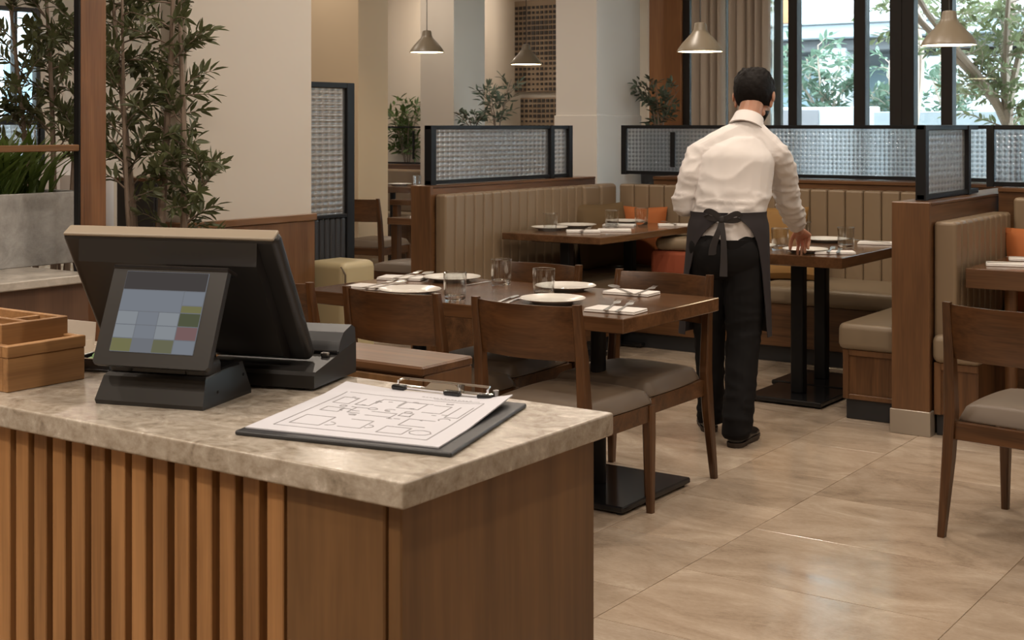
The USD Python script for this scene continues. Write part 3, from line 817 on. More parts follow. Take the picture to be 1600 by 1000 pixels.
def place(kind, label, x, y, z, rz=0.0, group=None):
    if kind in MADE:
        return dup(MADE[kind], label, (x, y, z), rz, group)
    if kind == 'plate':
        t = solo('dinner_plate', lathe(plate_prof(0.130), 48), 'ceramic', label, 'plate', (x, y, z), rz, group, smooth=40)
    elif kind == 'small_plate':
        t = solo('side_plate', lathe(plate_prof(0.118), 48), 'ceramic', label, 'plate', (x, y, z), rz, group, smooth=40)
    elif kind == 'glass':
        R, H = 0.047, 0.112
        t = thing('water_glass', label, 'glass', (x, y, z), rz, group)
        obj(t, 'base', lathe([(0, 0.0012), (R * .80, 0.0012), (R * .86, 0.0), (R * .90, 0.003), (R * .92, 0.014), (R * .90, 0.019), (R * .84, 0.021), (R * .6, 0.018), (0, 0.017)], 40), 'glass', smooth=40)
        obj(t, 'body', lathe([(R * .905, 0.0195), (R * .93, 0.024), (R * .985, 0.08), (R, H - .001), (R - .0008, H), (R - .0022, H - .0005), (R - .0036, 0.07), (R * .87, 0.028), (R * .855, 0.0215)], 40), 'clear_glass', smooth=40)
        obj(t, 'lip', lathe([(R - .0026, H - .0015), (R, H - .0015), (R + .0002, H - .0002), (R - .0012, H + .0006), (R - .0026, H - .0002), (R - .0026, H - .0015)], 40), 'glass', smooth=60)
    elif kind == 'napkin':
        t = thing('napkin', label, 'napkin', (x, y, z), rz, group)
        obj(t, 'lower_fold', rbox(-0.105, -0.062, 0.0, 0.105, 0.062, 0.0075, 0.0036, 8), 'linen', smooth=60)
        obj(t, 'upper_fold', rbox(-0.1035, -0.060, 0.0072, 0.1045, 0.059, 0.0135, 0.003, 8), 'linen', smooth=60)
    elif kind == 'fork':
        t = thing('fork', label, 'fork', (x, y, z), rz, group)
        obj(t, 'handle', cutlery_handle(), 'steel', smooth=50)
        hd = [shell(*strip([(0.085, .0055, .0025), (0.10, .010, .001), (0.118, .0115, .002), (0.130, .0115, .004)]))]
        for k in range(4):
            c = -0.0087 + 0.0058 * k
            hd.append(shell(*strip([(0.130, .0021, .004), (0.155, .0018, .0065), (0.178, .0010, .0075)], c)))
        obj(t, 'tines', hd, 'steel', smooth=50)
    elif kind == 'knife':
        t = thing('knife', label, 'knife', (x, y, z), rz, group)
        obj(t, 'handle', cutlery_handle(.0065), 'steel', smooth=50)
        obj(t, 'blade', shell(*strip([(0.085, .006, .001), (0.10, .0095, .001), (0.15, .010, .001), (0.178, .008, .001), (0.192, .002, .001)], 0, .0009)), 'steel', smooth=50)
    elif kind == 'spoon':
        t = thing('spoon', label, 'spoon', (x, y, z), rz, group)
        obj(t, 'handle', cutlery_handle(), 'steel', smooth=50)
        obj(t, 'bowl', shell(*strip([(0.085, .004, .0025), (0.10, .009, .0015), (0.118, .0175, .003), (0.140, .020, .005), (0.158, .016, .006), (0.168, .006, .007)], 0, .0012)), 'steel', smooth=50)
    MADE[kind] = t
    return t


def strip(secs, c=0.0, th=0.0012):
    secs = [(x, w * (1.25 if c == 0 else 1.0), z) for x, w, z in secs]
    top, bot = [], []
    for x, w, z in secs:
        top.append([(x, c - w, z + th), (x, c, z + th * 1.2), (x, c + w, z + th)])
        bot.append([(x, c - w, z), (x, c, z), (x, c + w, z)])
    return np.array(bot), np.array(top)


def cutlery_handle(w=.0055):
    return shell(*strip([(-0.10, w * .6, .0005), (-0.097, w * 1.25, .0005), (-0.05, w * 1.1, .001), (0.0, w * .8, .0018), (0.05, w * .62, .003), (0.087, w * .72, .003)], 0, .0018))


GP, GG, GN = 'plates on the long table', 'water glasses on the long table', 'folded napkins on the long table'
place('plate', 'round white plate at the near edge of the long table, right of centre', -2.975, 4.545, T1, 0, GP)
place('plate', 'round white plate on the long table, half hidden by the chair behind the cabinet', -3.625, 4.455, T1, 0, GP)
place('plate', 'round white plate at the back edge of the long table, nearest the booth divider', -3.77, 4.93, T1, 0, GP)
place('plate', 'round white plate at the back of the long table, beside the spoon napkin', -3.165, 4.935, T1, 0, GP)
place('glass', 'clear tumbler between the two front chairs of the long table', -3.345, 4.395, T1, 0, GG)
place('glass', 'clear tumbler farthest back on the long table', -3.50, 4.935, T1, 1, GG)
place('glass', 'clear tumbler nearest the right plates on the long table', -3.128, 4.712, T1, 2, GG)
place('napkin', 'white folded napkin with two forks at the front right corner of the long table', -2.64, 4.465, T1, 0.08, GN)
place('napkin', 'white folded napkin with crossed spoon and fork at the back of the long table', -2.86, 4.965, T1, 0.06, GN)
place('napkin', 'white folded napkin at the left front of the long table, near the till', -3.87, 4.50, T1, 0.1, GN)
place('napkin', 'white folded napkin at the left back of the long table, beside the plate', -3.99, 4.85, T1, 0.35, GN)
zf = T1 + 0.0135
place('fork', 'steel fork on the front right napkin, nearer the right end of the table', -2.612, 4.47, zf, 1.87)
place('fork', 'steel fork on the front right napkin, nearer the white plate', -2.668, 4.475, zf, 1.90)
place('spoon', 'steel spoon with raised bowl on the back right napkin', -2.885, 4.945, zf, 2.41)
place('fork', 'steel fork on the back right napkin beside the waiter', -2.80, 4.955, zf, 1.77)
place('knife', 'steel knife left of the near right plate', -3.165, 4.47, T1 + .001, 1.85)
place('knife', 'steel knife between the near right plate and a tumbler', -3.122, 4.465, T1 + .001, 1.83)
place('spoon', 'steel spoon lying between the back plate and the farthest tumbler', -3.60, 4.90, T1 + .001, 1.5)
place('fork', 'steel fork on the left front napkin near the till', -3.86, 4.51, zf, 1.75)
place('spoon', 'steel spoon on the left front napkin near the till', -3.81, 4.51, zf, 1.72)
place('fork', 'steel fork on the left back napkin', -3.99, 4.86, zf, 1.8)
place('spoon', 'steel spoon on the left back napkin', -3.94, 4.87, zf, 1.75)
place('small_plate', 'white side plate behind the farthest tumbler on the long table', -3.50, 5.02 - .06 + .0, T1, 0, 'side plates on the long table') if False else None

GB = 'water glasses on the left booth table'
place('glass', 'clear tumbler nearest the left end of the left booth table', -4.755, 7.235, TB, 0, GB)
place('glass', 'clear tumbler in the middle of the left booth table', -4.60, 7.73, TB, 1, GB)
place('glass', 'clear tumbler on the left booth table, nearest the waiter', -4.56, 8.05, TB, 2, GB)
place('plate', 'round white plate at the bench side of the left booth table', -4.79, 7.60, TB, 0, 'plates on the left booth table')
place('plate', 'round white plate at the far end of the left booth table', -4.72, 8.11, TB, 0, 'plates on the left booth table')
place('small_plate', 'white side plate at the bench edge of the left booth table', -4.815, 7.32, TB, 0)
GBN = 'folded napkins on the left booth table'
place('napkin', 'white napkin under cutlery at the front corner of the left booth table', -4.54, 7.28, TB, 0.6, GBN)
place('napkin', 'white napkin beside the front corner napkin on the left booth table', -4.42, 7.46, TB, 0.55, GBN)
place('napkin', 'white napkin behind the middle tumbler on the left booth table', -4.62, 7.86, TB, 0.4, GBN)
place('napkin', 'white napkin at the far right of the left booth table, by the waiter', -4.33, 8.08, TB, 0.55, GBN)
zg = TB + 0.0135
place('fork', 'steel fork on the front corner napkin of the left booth table', -4.53, 7.28, zg, 1.9)
place('spoon', 'steel spoon on the napkin by the waiter, left booth table', -4.36, 8.09, zg, 2.4)

GW = 'water glasses on the table the waiter is setting'
place('glass', 'clear tumbler right of the waiter, in front of the back plate', -2.79, 7.17, TB, 0, GW)
place('glass', 'clear tumbler at the front left, beside the waiter\'s apron', -3.055, 6.90, TB, 1, GW)
place('glass', 'clear tumbler partly hidden behind the waiter\'s hand', -3.15, 7.44, TB, 2, GW)
place('plate', 'round white plate at the far side of the waiter\'s table', -3.03, 7.47, TB, 0, 'plates on the table the waiter is setting')
place('small_plate', 'white side plate being set down by the waiter\'s hand', -2.861, 6.782, TB, 0)
place('napkin', 'white napkin with cutlery at the near edge of the waiter\'s table', -2.715, 6.81, TB, 0.5, 'folded napkins on the table the waiter is setting')
place('napkin', 'white napkin at the far right of the waiter\'s table, by the divider', -2.73, 7.49, TB, 0.25, 'folded napkins on the table the waiter is setting')
place('fork', 'steel fork on the front napkin of the waiter\'s table', -2.74, 6.82, zg, 1.85)
place('knife', 'steel knife on the front napkin of the waiter\'s table', -2.69, 6.815, zg, 1.9)
place('fork', 'steel fork on the far right napkin of the waiter\'s table', -2.75, 7.49, zg, 2.9)
place('plate', 'white plate at the left edge of the waiter\'s table, beside the apron', -3.20, 6.85, TB, 0, 'plates on the table the waiter is setting')

place('napkin', 'white napkin with a knife on the thick-edged right table', -1.80, 6.70, TB, 0.3)
place('napkin', 'white napkin at the back of the thick-edged right table', -1.78, 7.02, TB, 0.3)
place('knife', 'steel knife on the near napkin of the right table', -1.80, 6.70, zg, 0.5)
place('spoon', 'steel spoon on the back napkin of the right table', -1.80, 7.02, zg, 0.3)

GF = 'tableware on the distant tables'
place('glass', 'distant tumbler at the middle of the farthest table', -9.72, 11.45, 0.80, 0, 'tumblers on the farthest table')
place('glass', 'distant tumbler at the right of the farthest table', -9.30, 11.55, 0.80, 0, 'tumblers on the farthest table')
place('plate', 'distant white plate between tumblers on the farthest table', -9.52, 11.52, 0.80, 0, GF)
place('plate', 'distant white plate on the nearest far table', -6.35, 8.3, 0.75, 0, GF)
place('napkin', 'distant white napkin on the nearest far table', -6.52, 8.2, 0.75, 0.2, GF)
place('plate', 'distant white plate on the middle far table', -8.05, 10.25, 0.75, 0, GF)

# ------------------------------------------------------------------ loose cushions
def pillow(w, h, d):
    n = 17
    u = np.linspace(-1, 1, n)
    U, V = np.meshgrid(u, u)
    k = 1 - 0.10 * (1 - np.abs(U)) * np.abs(V) ** 3 * 0.7
    k2 = 1 - 0.10 * (1 - np.abs(V)) * np.abs(U) ** 3 * 0.7
    T = d / 2 * ((1 - U ** 2) * (1 - V ** 2)) ** 0.36 + 0.002
    X, Z = U * w / 2 * k2, V * h / 2 * k + h / 2
    return shell(np.dstack([X, -T, Z]), np.dstack([X, T, Z]))


def cush(label, mt, loc, rz, rx, w=0.45, h=0.45, d=0.15):
    return solo('throw_cushion', mv(pillow(w, h, d), rx=rx), mt, label, 'cushion', loc, rz)


cush('large orange cushion propped in the corner of the right booth', 'orange_fabric', (-1.70, 7.24, 0.475), 0.25, -0.22, 0.52, 0.46)
cush('rust red cushion under the edge of the right booth table', 'rust_fabric', (-1.36, 7.13, 0.475), 0.1, -0.5, 0.48, 0.40)
cush('mustard brown cushion against the bench, beside the waiter\'s hand', 'mustard_fabric', (-3.78, 8.33, 0.48), 0.1, -0.22, 0.50, 0.45)
cush('mustard cushion low on the bench beside the waiter\'s table leg', 'mustard_fabric', (-3.55, 8.14, 0.475), 0.3, -0.6, 0.42, 0.27)
cush('olive brown cushion in the corner of the left booth', 'olive_fabric', (-4.86, 8.10, 0.475), 1.25, -0.2, 0.45, 0.45)
cush('orange cushion just showing behind tumblers on the left booth table', 'orange_fabric', (-4.74, 8.33, 0.475), 0.1, -0.2, 0.36, 0.42)
solo('throw_cushion', rbox(-0.21, -0.13, 0, 0.21, 0.13, 0.165, 0.03), 'rust_fabric', 'boxy rust orange cushion on the bench, left of the waiter\'s apron', 'cushion', (-4.20, 8.02, 0.474), 0.1, smooth=60)
solo('throw_cushion', rbox(-0.21, -0.14, 0, 0.21, 0.14, 0.085, 0.035), 'seat_leather', 'flat taupe cushion lying on the boxy rust cushion', 'cushion', (-4.17, 8.03, 0.640), 0.14, smooth=60)

# ------------------------------------------------------------------ pendant lamps
def pendant(label, loc, first=[None]):
    if first[0] is not None:
        return dup(first[0], label, loc)
    t = thing('pendant_lamp', label, 'lamp', loc, 0, 'cream pendant lamps')
    R = 0.140
    out = [(R, 0.0), (R * .97, 0.016), (R * .80, 0.05), (R * .55, 0.088), (R * .36, 0.118), (R * .29, 0.135), (R * .265, 0.165), (R * .23, 0.176), (0.012, 0.180), (0, 0.180)]
    inn = [(max(r - .004, 0), max(z - .004, 0.001)) for r, z in out]
    obj(t, 'shade', lathe(inn[::-1][1:] and [(0, 0.172)] + [p for p in inn[::-1] if p[0] > 0] + [p for p in out]), 'lamp_shade', smooth=40)
    obj(t, 'rim', lathe([(R - .003, 0.0), (R + .0015, 0.0), (R + .0015, 0.005), (R - .003, 0.005), (R - .003, 0.0)], 40), 'lamp_shade', smooth=40)
    obj(t, 'diffuser', lathe([(0, 0.004), (R * .955, 0.0025), (R * .955, 0.010), (0, 0.014)], 32), 'lamp_glow', smooth=40)
    obj(t, 'cord', tube([(0, 0, 0.178), (0, 0, CEIL - 1.95)], 0.0032, 8), 'cord_black')
    obj(t, 'ceiling_rose', lathe([(0, 1.30), (0.05, 1.30), (0.05, 1.32), (0, 1.33)], 20), 'lamp_shade') if False else None
    first[0] = t
    return t


pendant('cream pendant lamp over the tables, directly left of the curtain', (-3.846, 7.511, 1.897))
pendant('largest cream pendant lamp, against the windows at the right', (-2.207, 7.096, 1.862))
pendant('cream pendant lamp hanging left of the white pier, above the shrub', (-6.944, 8.748, 2.041))
pendant('smallest cream pendant lamp in front of the dotted wall art', (-6.788, 9.945, 1.982))

# ceiling downlights
for x, y, s, where in DOWNLIGHTS:
    t = thing('ceiling_light', 'round recessed ceiling downlight ' + where, 'light', (x, y, CEIL), 0, 'recessed ceiling downlights')
    obj(t, 'trim_ring', lathe([(0.078, -0.006), (0.10, -0.006), (0.10, 0.0), (0.078, 0.0), (0.078, -0.006)], 24), 'ceiling_paint')
    L = UsdLux.DiskLight.Define(stage, str(t.GetPath()) + '/lamp')
    L.AddTranslateOp().Set(Gf.Vec3d(0, 0, -0.008))
    L.CreateRadiusAttr(0.075)
    L.CreateColorAttr(DOWNLIGHT_COLOR)
    L.CreateIntensityAttr(DOWN_INT * s)

# ------------------------------------------------------------------ curtain
def curtain(label, x0, x1, y, folds, z0, z1, amp=0.045):
    n = folds * 12 + 1
    u = np.linspace(0, 1, n)
    P, Q = [], []
    for w in np.linspace(0, 1, 7):
        z = z0 + (z1 - z0) * w
        a = amp * (0.8 + 0.3 * (1 - w))
        ph = u * folds * 2 * PI + 0.25 * np.sin(w * 3) + 0.5 * np.sin(u * 9)
        yy = y + a * np.sin(ph) + 0.010 * np.sin(ph * 2.3 + 1)
        xx = x0 + (x1 - x0) * u + 0.010 * np.cos(ph)
        P.append(np.c_[xx, yy, np.full(n, z)])
        Q.append(np.c_[xx, yy + 0.004, np.full(n, z)])
    t = thing('curtain', label, 'curtain', ((x0 + x1) / 2, y, z0), 0)
    obj(t, 'cloth', shell(np.array(P), np.array(Q)), 'curtain_cloth', world=True, smooth=True)
    obj(t, 'header_tape', cbox(x0, y - .03, z1, x1, y + .03, z1 + .03), 'curtain_cloth', world=True)


curtain('taupe curtain panel in deep folds beside the wood wall', -5.34, -5.03, 10.24, 4, 0.03, 3.2)
curtain('wider taupe curtain panel in deep folds behind the waiter\'s head', -4.995, -4.62, 10.22, 5, 0.03, 3.2)

# ------------------------------------------------------------------ dotted wall art
def art(label, x0, x1, z0, z1, y=12.99):
    t = thing('wall_art', label, 'wall art', ((x0 + x1) / 2, y, z0))
    obj(t, 'board', cbox(x0, y - 0.04, z0, x1, y, z1, 0.004), 'art_board', world=True)
    dots, dots2 = [], []
    nx, st = int((x1 - x0) / 0.058), 0.058
    for i in range(nx):
        for k in range(int((z1 - z0) / st)):
            r = 0.016 + 0.012 * meshkit.noise(np.array([i * .5, k * .33, 2.0])) + (0.004 if (z1 - z0) > .5 and k > 6 else -0.002)
            cx, cz = x0 + 0.03 + i * st, z0 + 0.03 + k * st
            a = PI / 4
            pts = [(cx + r * math.cos(a + q * PI / 2), y - d, cz + r * math.sin(a + q * PI / 2)) for q in range(4) for d in (0.041, 0.052)]
            dots.append(hull(pts))
    obj(t, 'studs', dots, 'art_dark', world=True, smooth=False, kind='stuff')


art('tall wall art panel of dark square studs on tan board', -9.00, -8.05, 1.83, 2.87)
art('shorter studded wall art panel below the tall one', -8.92, -8.05, 1.12, 1.765)

# ------------------------------------------------------------------ till terminal on the counter
Z = 1.07
TR = 0.30                                    # the till stands turned on the counter


def til(name, label, cat, x, y):
    return thing(name, label, cat, (x, y, Z), TR)


def slab(w, h, th, c=0.004, back=0.0, x0=0.0):
    """An upright panel: width w, height h from z = 0, front face at y = 0, thickness th; back: inset of its rear edges."""
    p = []
    for sx in (-1, 1):
        for z, s in ((0, 1), (h, -1)):
            for dx, dz in ((c, 0), (0, c)):
                p.append((x0 + sx * (w / 2 - dx), 0, z + s * dz))
                p.append((x0 + sx * (w / 2 - dx), th * .45, z + s * dz))
            if back:
                p.append((x0 + sx * (w / 2 - back), th, z + s * back))
            else:
                p += [(x0 + sx * (w / 2 - c), th, z), (x0 + sx * w / 2, th, z + s * c)]
    return hull(p)


t = til('till_terminal', 'black two-sided till terminal with lit customer screen on the counter', 'till', -1.50, 1.33)
# base, front face to the viewer (-y); local origin near the middle of the base
bx0, bx1, by0, by1 = -0.074, 0.091, -0.095, 0.038
foot = [(bx0, by0, 0.0), (bx1, by0, 0.0), (bx0, by1, 0.0), (bx1, by1, 0.0), (bx0 - .001, by0 - .002, 0.006), (bx1 + .001, by0 - .002, 0.006), (bx0, by1, 0.006), (bx1, by1, 0.006),
        (bx0 + .004, by0 + 0.012, 0.037), (bx1 - .003, by0 + 0.012, 0.037), (bx0 + .007, by0 + .018, 0.041), (bx1 - .006, by0 + .018, 0.041), (bx0 + .012, by1 - .008, 0.046), (bx1 - .010, by1 - .008, 0.046)]
obj(t, 'base', hull(foot), 'black_plastic', smooth=25)
obj(t, 'base_tray', cbox(-0.047, -0.07, 0.040, 0.063, -0.01, 0.050, 0.002), 'black_gloss')
for sx in (-1, 1):
    obj(t, 'hinge', rbox(sx * 0.058 - 0.010, -0.074, 0.036, sx * 0.058 + 0.026, -0.03, 0.062, 0.008), 'black_plastic', smooth=50)
obj(t, 'base_plate', cbox(0.052, -0.06, 0.041, 0.083, 0.02, 0.0465, 0.002), 'black_gloss')
# customer display, leaning back 24 degrees
lean = -math.atan(0.43)
W2, H2 = 0.177, 0.140
dx, dy, dz = 0.0185, -0.1105, 0.057
obj(t, 'customer_display', mv(slab(W2, H2, 0.022, 0.004, 0.02), rx=lean, d=(dx, dy, dz)), 'black_plastic', smooth=25)
obj(t, 'display_visor', mv(cbox(-W2 / 2 - .001, -0.002, H2 - .005, W2 / 2 + .001, 0.026, H2 + .001, .0015), rx=lean, d=(dx, dy, dz)), 'black_gloss')
scr0, scr1, sz0, sz1 = -0.066, 0.062, 0.019, 0.132
sc = obj(t, 'screen', mv(cbox(scr0, -0.0012, sz0, scr1, 0.0005, sz1, .0004), rx=lean, d=(dx, dy, dz)), 'screen_grey', smooth=False, label='lit screen with blurred coloured tiles')
cw, chh = (scr1 - scr0) / 4, (sz1 - sz0) / 6.0


def cell(i, k, w, h, m, e=0.0005):
    x, z = scr0 + i * cw, sz0 + k * chh
    obj(sc, 'tile', mv(cbox(x + .0006, -0.0016, z + .0006, x + w * cw - .0006, -0.0008, z + h * chh - .0006, .0003), rx=lean, d=(dx, dy, dz)), m, smooth=False)


cell(0, 4.6, 4, 1.4, 'screen_header')
for i, k, m in ((0, 0, 'screen_yellow'), (1, 0, 'screen_grey'), (2, 0, 'screen_olive'), (3, 0, 'screen_blue'), (0, 1, 'screen_pale'), (1, 1, 'screen_blue'), (2, 1, 'screen_pale'), (3, 1, 'screen_red'),
                (0, 2, 'screen_pale'), (1, 2, 'screen_blue'), (2, 2, 'screen_pale'), (3, 2, 'screen_green')):
    cell(i, k, 1, 1, m)
cell(0, 3, 3, 1.6, 'screen_blue')
cell(3, 3, 1, 0.55, 'screen_yellow')
cell(3, 3.55, 1, 1.05, 'screen_blue')
obj(t, 'maker_plate', mv(cbox(-0.012, -0.0975, 0.0535, 0.006, -0.096, 0.0565, .0003), d=(0, 0.0, 0)), 'dark_steel', smooth=False)
for k in range(2):
    obj(t, 'port', tube([(bx1 - .0025 + .002, -0.055 + .07 * k, 0.018 + .012 * k), (bx1 + .0005, -0.055 + .07 * k, 0.018 + .012 * k)], 0.0022, 10), 'black_gloss')
# staff monitor: leans towards the viewer, its back is seen
tilt = math.atan(0.60)
W1, H1 = 0.349, 0.2185
mx, my, mz = -0.0255, 0.122, 0.040
mon = slab(W1, H1, 0.030, 0.007)
v, f = mon
back = hull([(sx * (W1 / 2 - (0.0 if y > -0.012 else 0.030)), y, z) for sx in (-1, 1) for y in (-0.012, -0.030) for z in ((0.006, H1 - 0.006) if y > -0.012 - 1e-9 else (0.025, H1 - 0.034))])
face = rbox(-W1 / 2, -0.012, 0.0, W1 / 2, 0.012, H1, 0.009, 16)
obj(t, 'monitor_housing', mv([face, back], rx=tilt, d=(mx, my, mz)), 'black_plastic', smooth=30)
obj(t, 'monitor_edge', mv(rbox(-W1 / 2 + .004, -0.011, H1 - .004, W1 / 2 - .004, 0.011, H1 + 0.0015, 0.0022, 8), rx=tilt, d=(mx, my, mz)), 'edge_trim', smooth=40)
obj(t, 'staff_screen', mv(cbox(-W1 / 2 + .012, 0.0118, 0.012, W1 / 2 - .012, 0.0128, H1 - .012, .0004), rx=tilt, d=(mx, my, mz)), 'screen_dark', smooth=False)
obj(t, 'neck', hull([(x, y, z) for x in (-0.04, 0.04) for y, z in ((-0.03, 0.044), (0.03, 0.044), (-0.005, 0.16), (0.012, 0.17), (-0.055, 0.10))]), 'black_plastic', smooth=30)
obj(t, 'speaker_slots', [mv(cbox(-0.11 + .012 * k, -0.0312, 0.05, -0.105 + .012 * k, -0.0296, 0.06, .0004), rx=tilt, d=(mx, my, mz)) for k in range(5)], 'black_gloss', smooth=False)

# wedge-shaped keyboard/printer unit under the monitor
p = til('till_printer', 'black wedge-shaped till printer with raised rear, under the monitor', 'printer', -1.425, 1.50)
c = lambda x: x
x0, x1 = -0.13, 0.052
y0, y1 = -0.070, 0.075
obj(p, 'body', hull([(x, y, z) for x in (x0, x1) for y, z in ((y0, 0.004), (y0, 0.022), (y0 + .004, 0.027), (y1, 0.004), (y1, 0.052), (0.03, 0.044))]), 'black_plastic', smooth=20)
obj(p, 'rear_cover', hull([(x, y, z) for x in (x0, x1 - .001) for y, z in ((0.012, 0.040), (0.020, 0.058), (0.032, 0.070), (0.060, 0.078), (y1 - .002, 0.072), (y1, 0.06), (y1, 0.04))]), 'slate_cover', smooth=20)
obj(p, 'lid_seam', cbox(x0 + .004, 0.008, 0.0405, x1 + .0006, 0.013, 0.046, .001), 'black_gloss', smooth=False)
obj(p, 'feed_button', rbox(0.030, -0.006, 0.038, 0.044, 0.002, 0.0455, 0.0025, 8), 'dark_steel', smooth=50)
for sx in (x0 + .02, x1 - .02):
    for sy in (y0 + .02, y1 - .02):
        obj(p, 'foot', tube([(sx, sy, 0), (sx, sy, 0.005)], 0.007, 10), 'black_gloss')

# ------------------------------------------------------------------ clipboard with a hand-drawn floor plan
B0 = np.array([-1.245, 1.190]); BR = math.radians(13)
cl = thing('clipboard', 'dark clipboard with a hand-drawn floor plan and metal clip on the counter', 'clipboard', (B0[0], B0[1], Z), BR)
_s = Manifold.sphere(0.0024, 10)
obj(cl, 'board', Manifold.batch_hull([_s.translate((x, y, z)) for x, y in ((0.002, 0.002), (0.292, -0.004), (0.270, 0.286), (-0.010, 0.312)) for z in (0.0024, 0.0034)]), 'slate_cover', smooth=40)


def to_local(x, y):
    d = np.array([x, y]) - B0
    return d[0] * math.cos(BR) + d[1] * math.sin(BR), -d[0] * math.sin(BR) + d[1] * math.cos(BR)


QL = np.array([(0.006, 0.014), (0.273, 0.006), (0.254, 0.283), (-0.013, 0.306)])


def pap(u, v, up=0.0):
    u, v = np.asarray(u, float), np.asarray(v, float)
    q = (QL[0] * (1 - u)[..., None] * (1 - v)[..., None] + QL[1] * u[..., None] * (1 - v)[..., None] + QL[2] * u[..., None] * v[..., None] + QL[3] * (1 - u)[..., None] * v[..., None])
    z = 0.0075 + 0.014 * np.clip(u - .72, 0, 1) ** 2 * np.clip(v - .35, 0, 1) * 14 * .9 + 0.010 * np.clip(.3 - u, 0, 1) * np.clip(v - .75, 0, 1) * 6 + up
    return np.concatenate([q, z[..., None]], -1)


U, V = np.meshgrid(np.linspace(0, 1, 22), np.linspace(0, 1, 22))
sheet = obj(cl, 'paper', shell(pap(U, V, 0.0005), pap(U, V, -0.0012)), 'paper', smooth=40, label='white sheet with pencilled floor plan')
lines = []


def stroke(pts, w=0.0016):
    pts = np.asarray(pts, float)
    fine = [pts[0]]
    for a, b in zip(pts[:-1], pts[1:]):
        n = max(2, int(np.linalg.norm((b - a) * [.27, .31]) / 0.012) + 1)
        fine += [a + (b - a) * k / n for k in range(1, n + 1)]
    fine = np.array(fine)
    c = pap(fine[:, 0], fine[:, 1], 0.0008)
    t = np.gradient(c, axis=0); t /= np.linalg.norm(t, axis=1, keepdims=True) + 1e-12
    s = np.c_[-t[:, 1], t[:, 0], np.zeros(len(t))] * w / 2
    lines.append(shell(np.array([c - s, c + s]), np.array([c - s, c + s]) - [0, 0, 0.0003]))


def rect(u, v, w, h, miss=()):
    c = [(u, v), (u + w, v), (u + w, v + h), (u, v + h), (u, v)]
    for k in range(4):
        if k not in miss:
            stroke(c[k:k + 2])


def arc(u, v, r, a0, a1, ry=None):
    a = np.linspace(a0, a1, 9)
    stroke(np.c_[u + r * np.cos(a), v + (ry or r) * np.sin(a)])


rect(0.10, 0.09, 0.80, 0.74, (2,)); stroke([(0.12, 0.83), (0.9, 0.84)], 0.001)
for (u, v, w, h, miss) in ((0.15, 0.15, 0.16, 0.17, ()), (0.40, 0.17, 0.12, 0.15, (3,)), (0.62, 0.14, 0.13, 0.12, ()), (0.66, 0.30, 0.14, 0.13, (1,)), (0.14, 0.60, 0.09, 0.13, ()), (0.27, 0.60, 0.08, 0.13, (2,)), (0.36, 0.66, 0.13, 0.10, (0,)),
                           (0.50, 0.62, 0.12, 0.13, ()), (0.66, 0.58, 0.10, 0.16, (3,)), (0.81, 0.52, 0.07, 0.22, (2,)), (0.16, 0.43, 0.10, 0.08, ()), (0.31, 0.44, 0.07, 0.11, (1,)), (0.42, 0.42, 0.14, 0.08, (3,)), (0.58, 0.47, 0.06, 0.06, ())):
    rect(u, v, w, h, miss)
for (u, v, r, a0, a1) in ((0.33, 0.20, 0.04, -1.5, 1.5), (0.53, 0.22, 0.035, -1.5, 1.5), (0.28, 0.48, 0.03, 0, 4.5), (0.40, 0.55, 0.025, 0, 6.28), (0.50, 0.55, 0.03, 1, 5), (0.83, 0.47, 0.03, 0, 4), (0.23, 0.55, 0.02, 0, 6.28), (0.60, 0.55, 0.02, 0, 6.28), (0.82, 0.2, 0.055, 0, 6.28)):
    arc(u, v, r, a0, a1, r * .8)
rr = random.Random(3)
for _ in range(26):                       # pencilled notes too small to read
    u, v = rr.uniform(.15, .8), rr.uniform(.38, .8)
    stroke([(u, v), (u + rr.uniform(.01, .04), v + rr.uniform(-.006, .006))], 0.0018)
for k in range(14):
    u = 0.52 + 0.021 * k
    stroke([(u, 0.895), (u + 0.009, 0.897 + 0.006 * rr.uniform(-1, 1)), (u + .014, 0.893)], 0.0013)
stroke([(0.60, 0.872), (0.86, 0.872)], 0.001)
obj(sheet, 'pencil_drawing', lines, 'ink', smooth=False)
kz = 0.010
CA = -0.13
clipm = lambda m: mv(m, rz=CA, d=(0.145 - 0.145 * math.cos(CA) + 0.300 * math.sin(CA), 0.292 - 0.145 * math.sin(CA) - 0.300 * math.cos(CA), 0))
clp = obj(cl, 'clip', clipm([tube([(0.072, 0.300, kz + .001), (0.072, 0.300, kz + 0.010), (0.075, 0.312, kz + 0.012), (0.215, 0.312, kz + 0.012), (0.218, 0.300, kz + .010), (0.218, 0.300, kz + .001)], 0.0016, 8),
                       cbox(0.068, 0.298, kz - .001, 0.222, 0.312, kz + 0.0035, .0012), hull([(0.115, .300, kz + .003), (.175, .300, kz + .003), (.125, .302, kz + .012), (.165, .302, kz + .012), (.115, .310, kz + .003), (.175, .310, kz + .003)])]), 'chrome', smooth=40, label='chrome spring clip')
for a, b in ((0.064, 0.086), (0.150, 0.176), (0.204, 0.226)):
    obj(clp, 'grip', clipm(rbox(a, 0.293, kz - .002, b, 0.304, kz + 0.005, 0.0022, 8)), 'black_gloss', smooth=40)
obj(clp, 'rivet', clipm(tube([(0.166, 0.315, kz), (0.166, 0.315, kz + .012)], 0.005, 12)), 'dark_steel')
obj(clp, 'rivet', clipm(tube([(0.228, 0.306, kz), (0.228, 0.306, kz + .010)], 0.004, 12)), 'dark_steel')

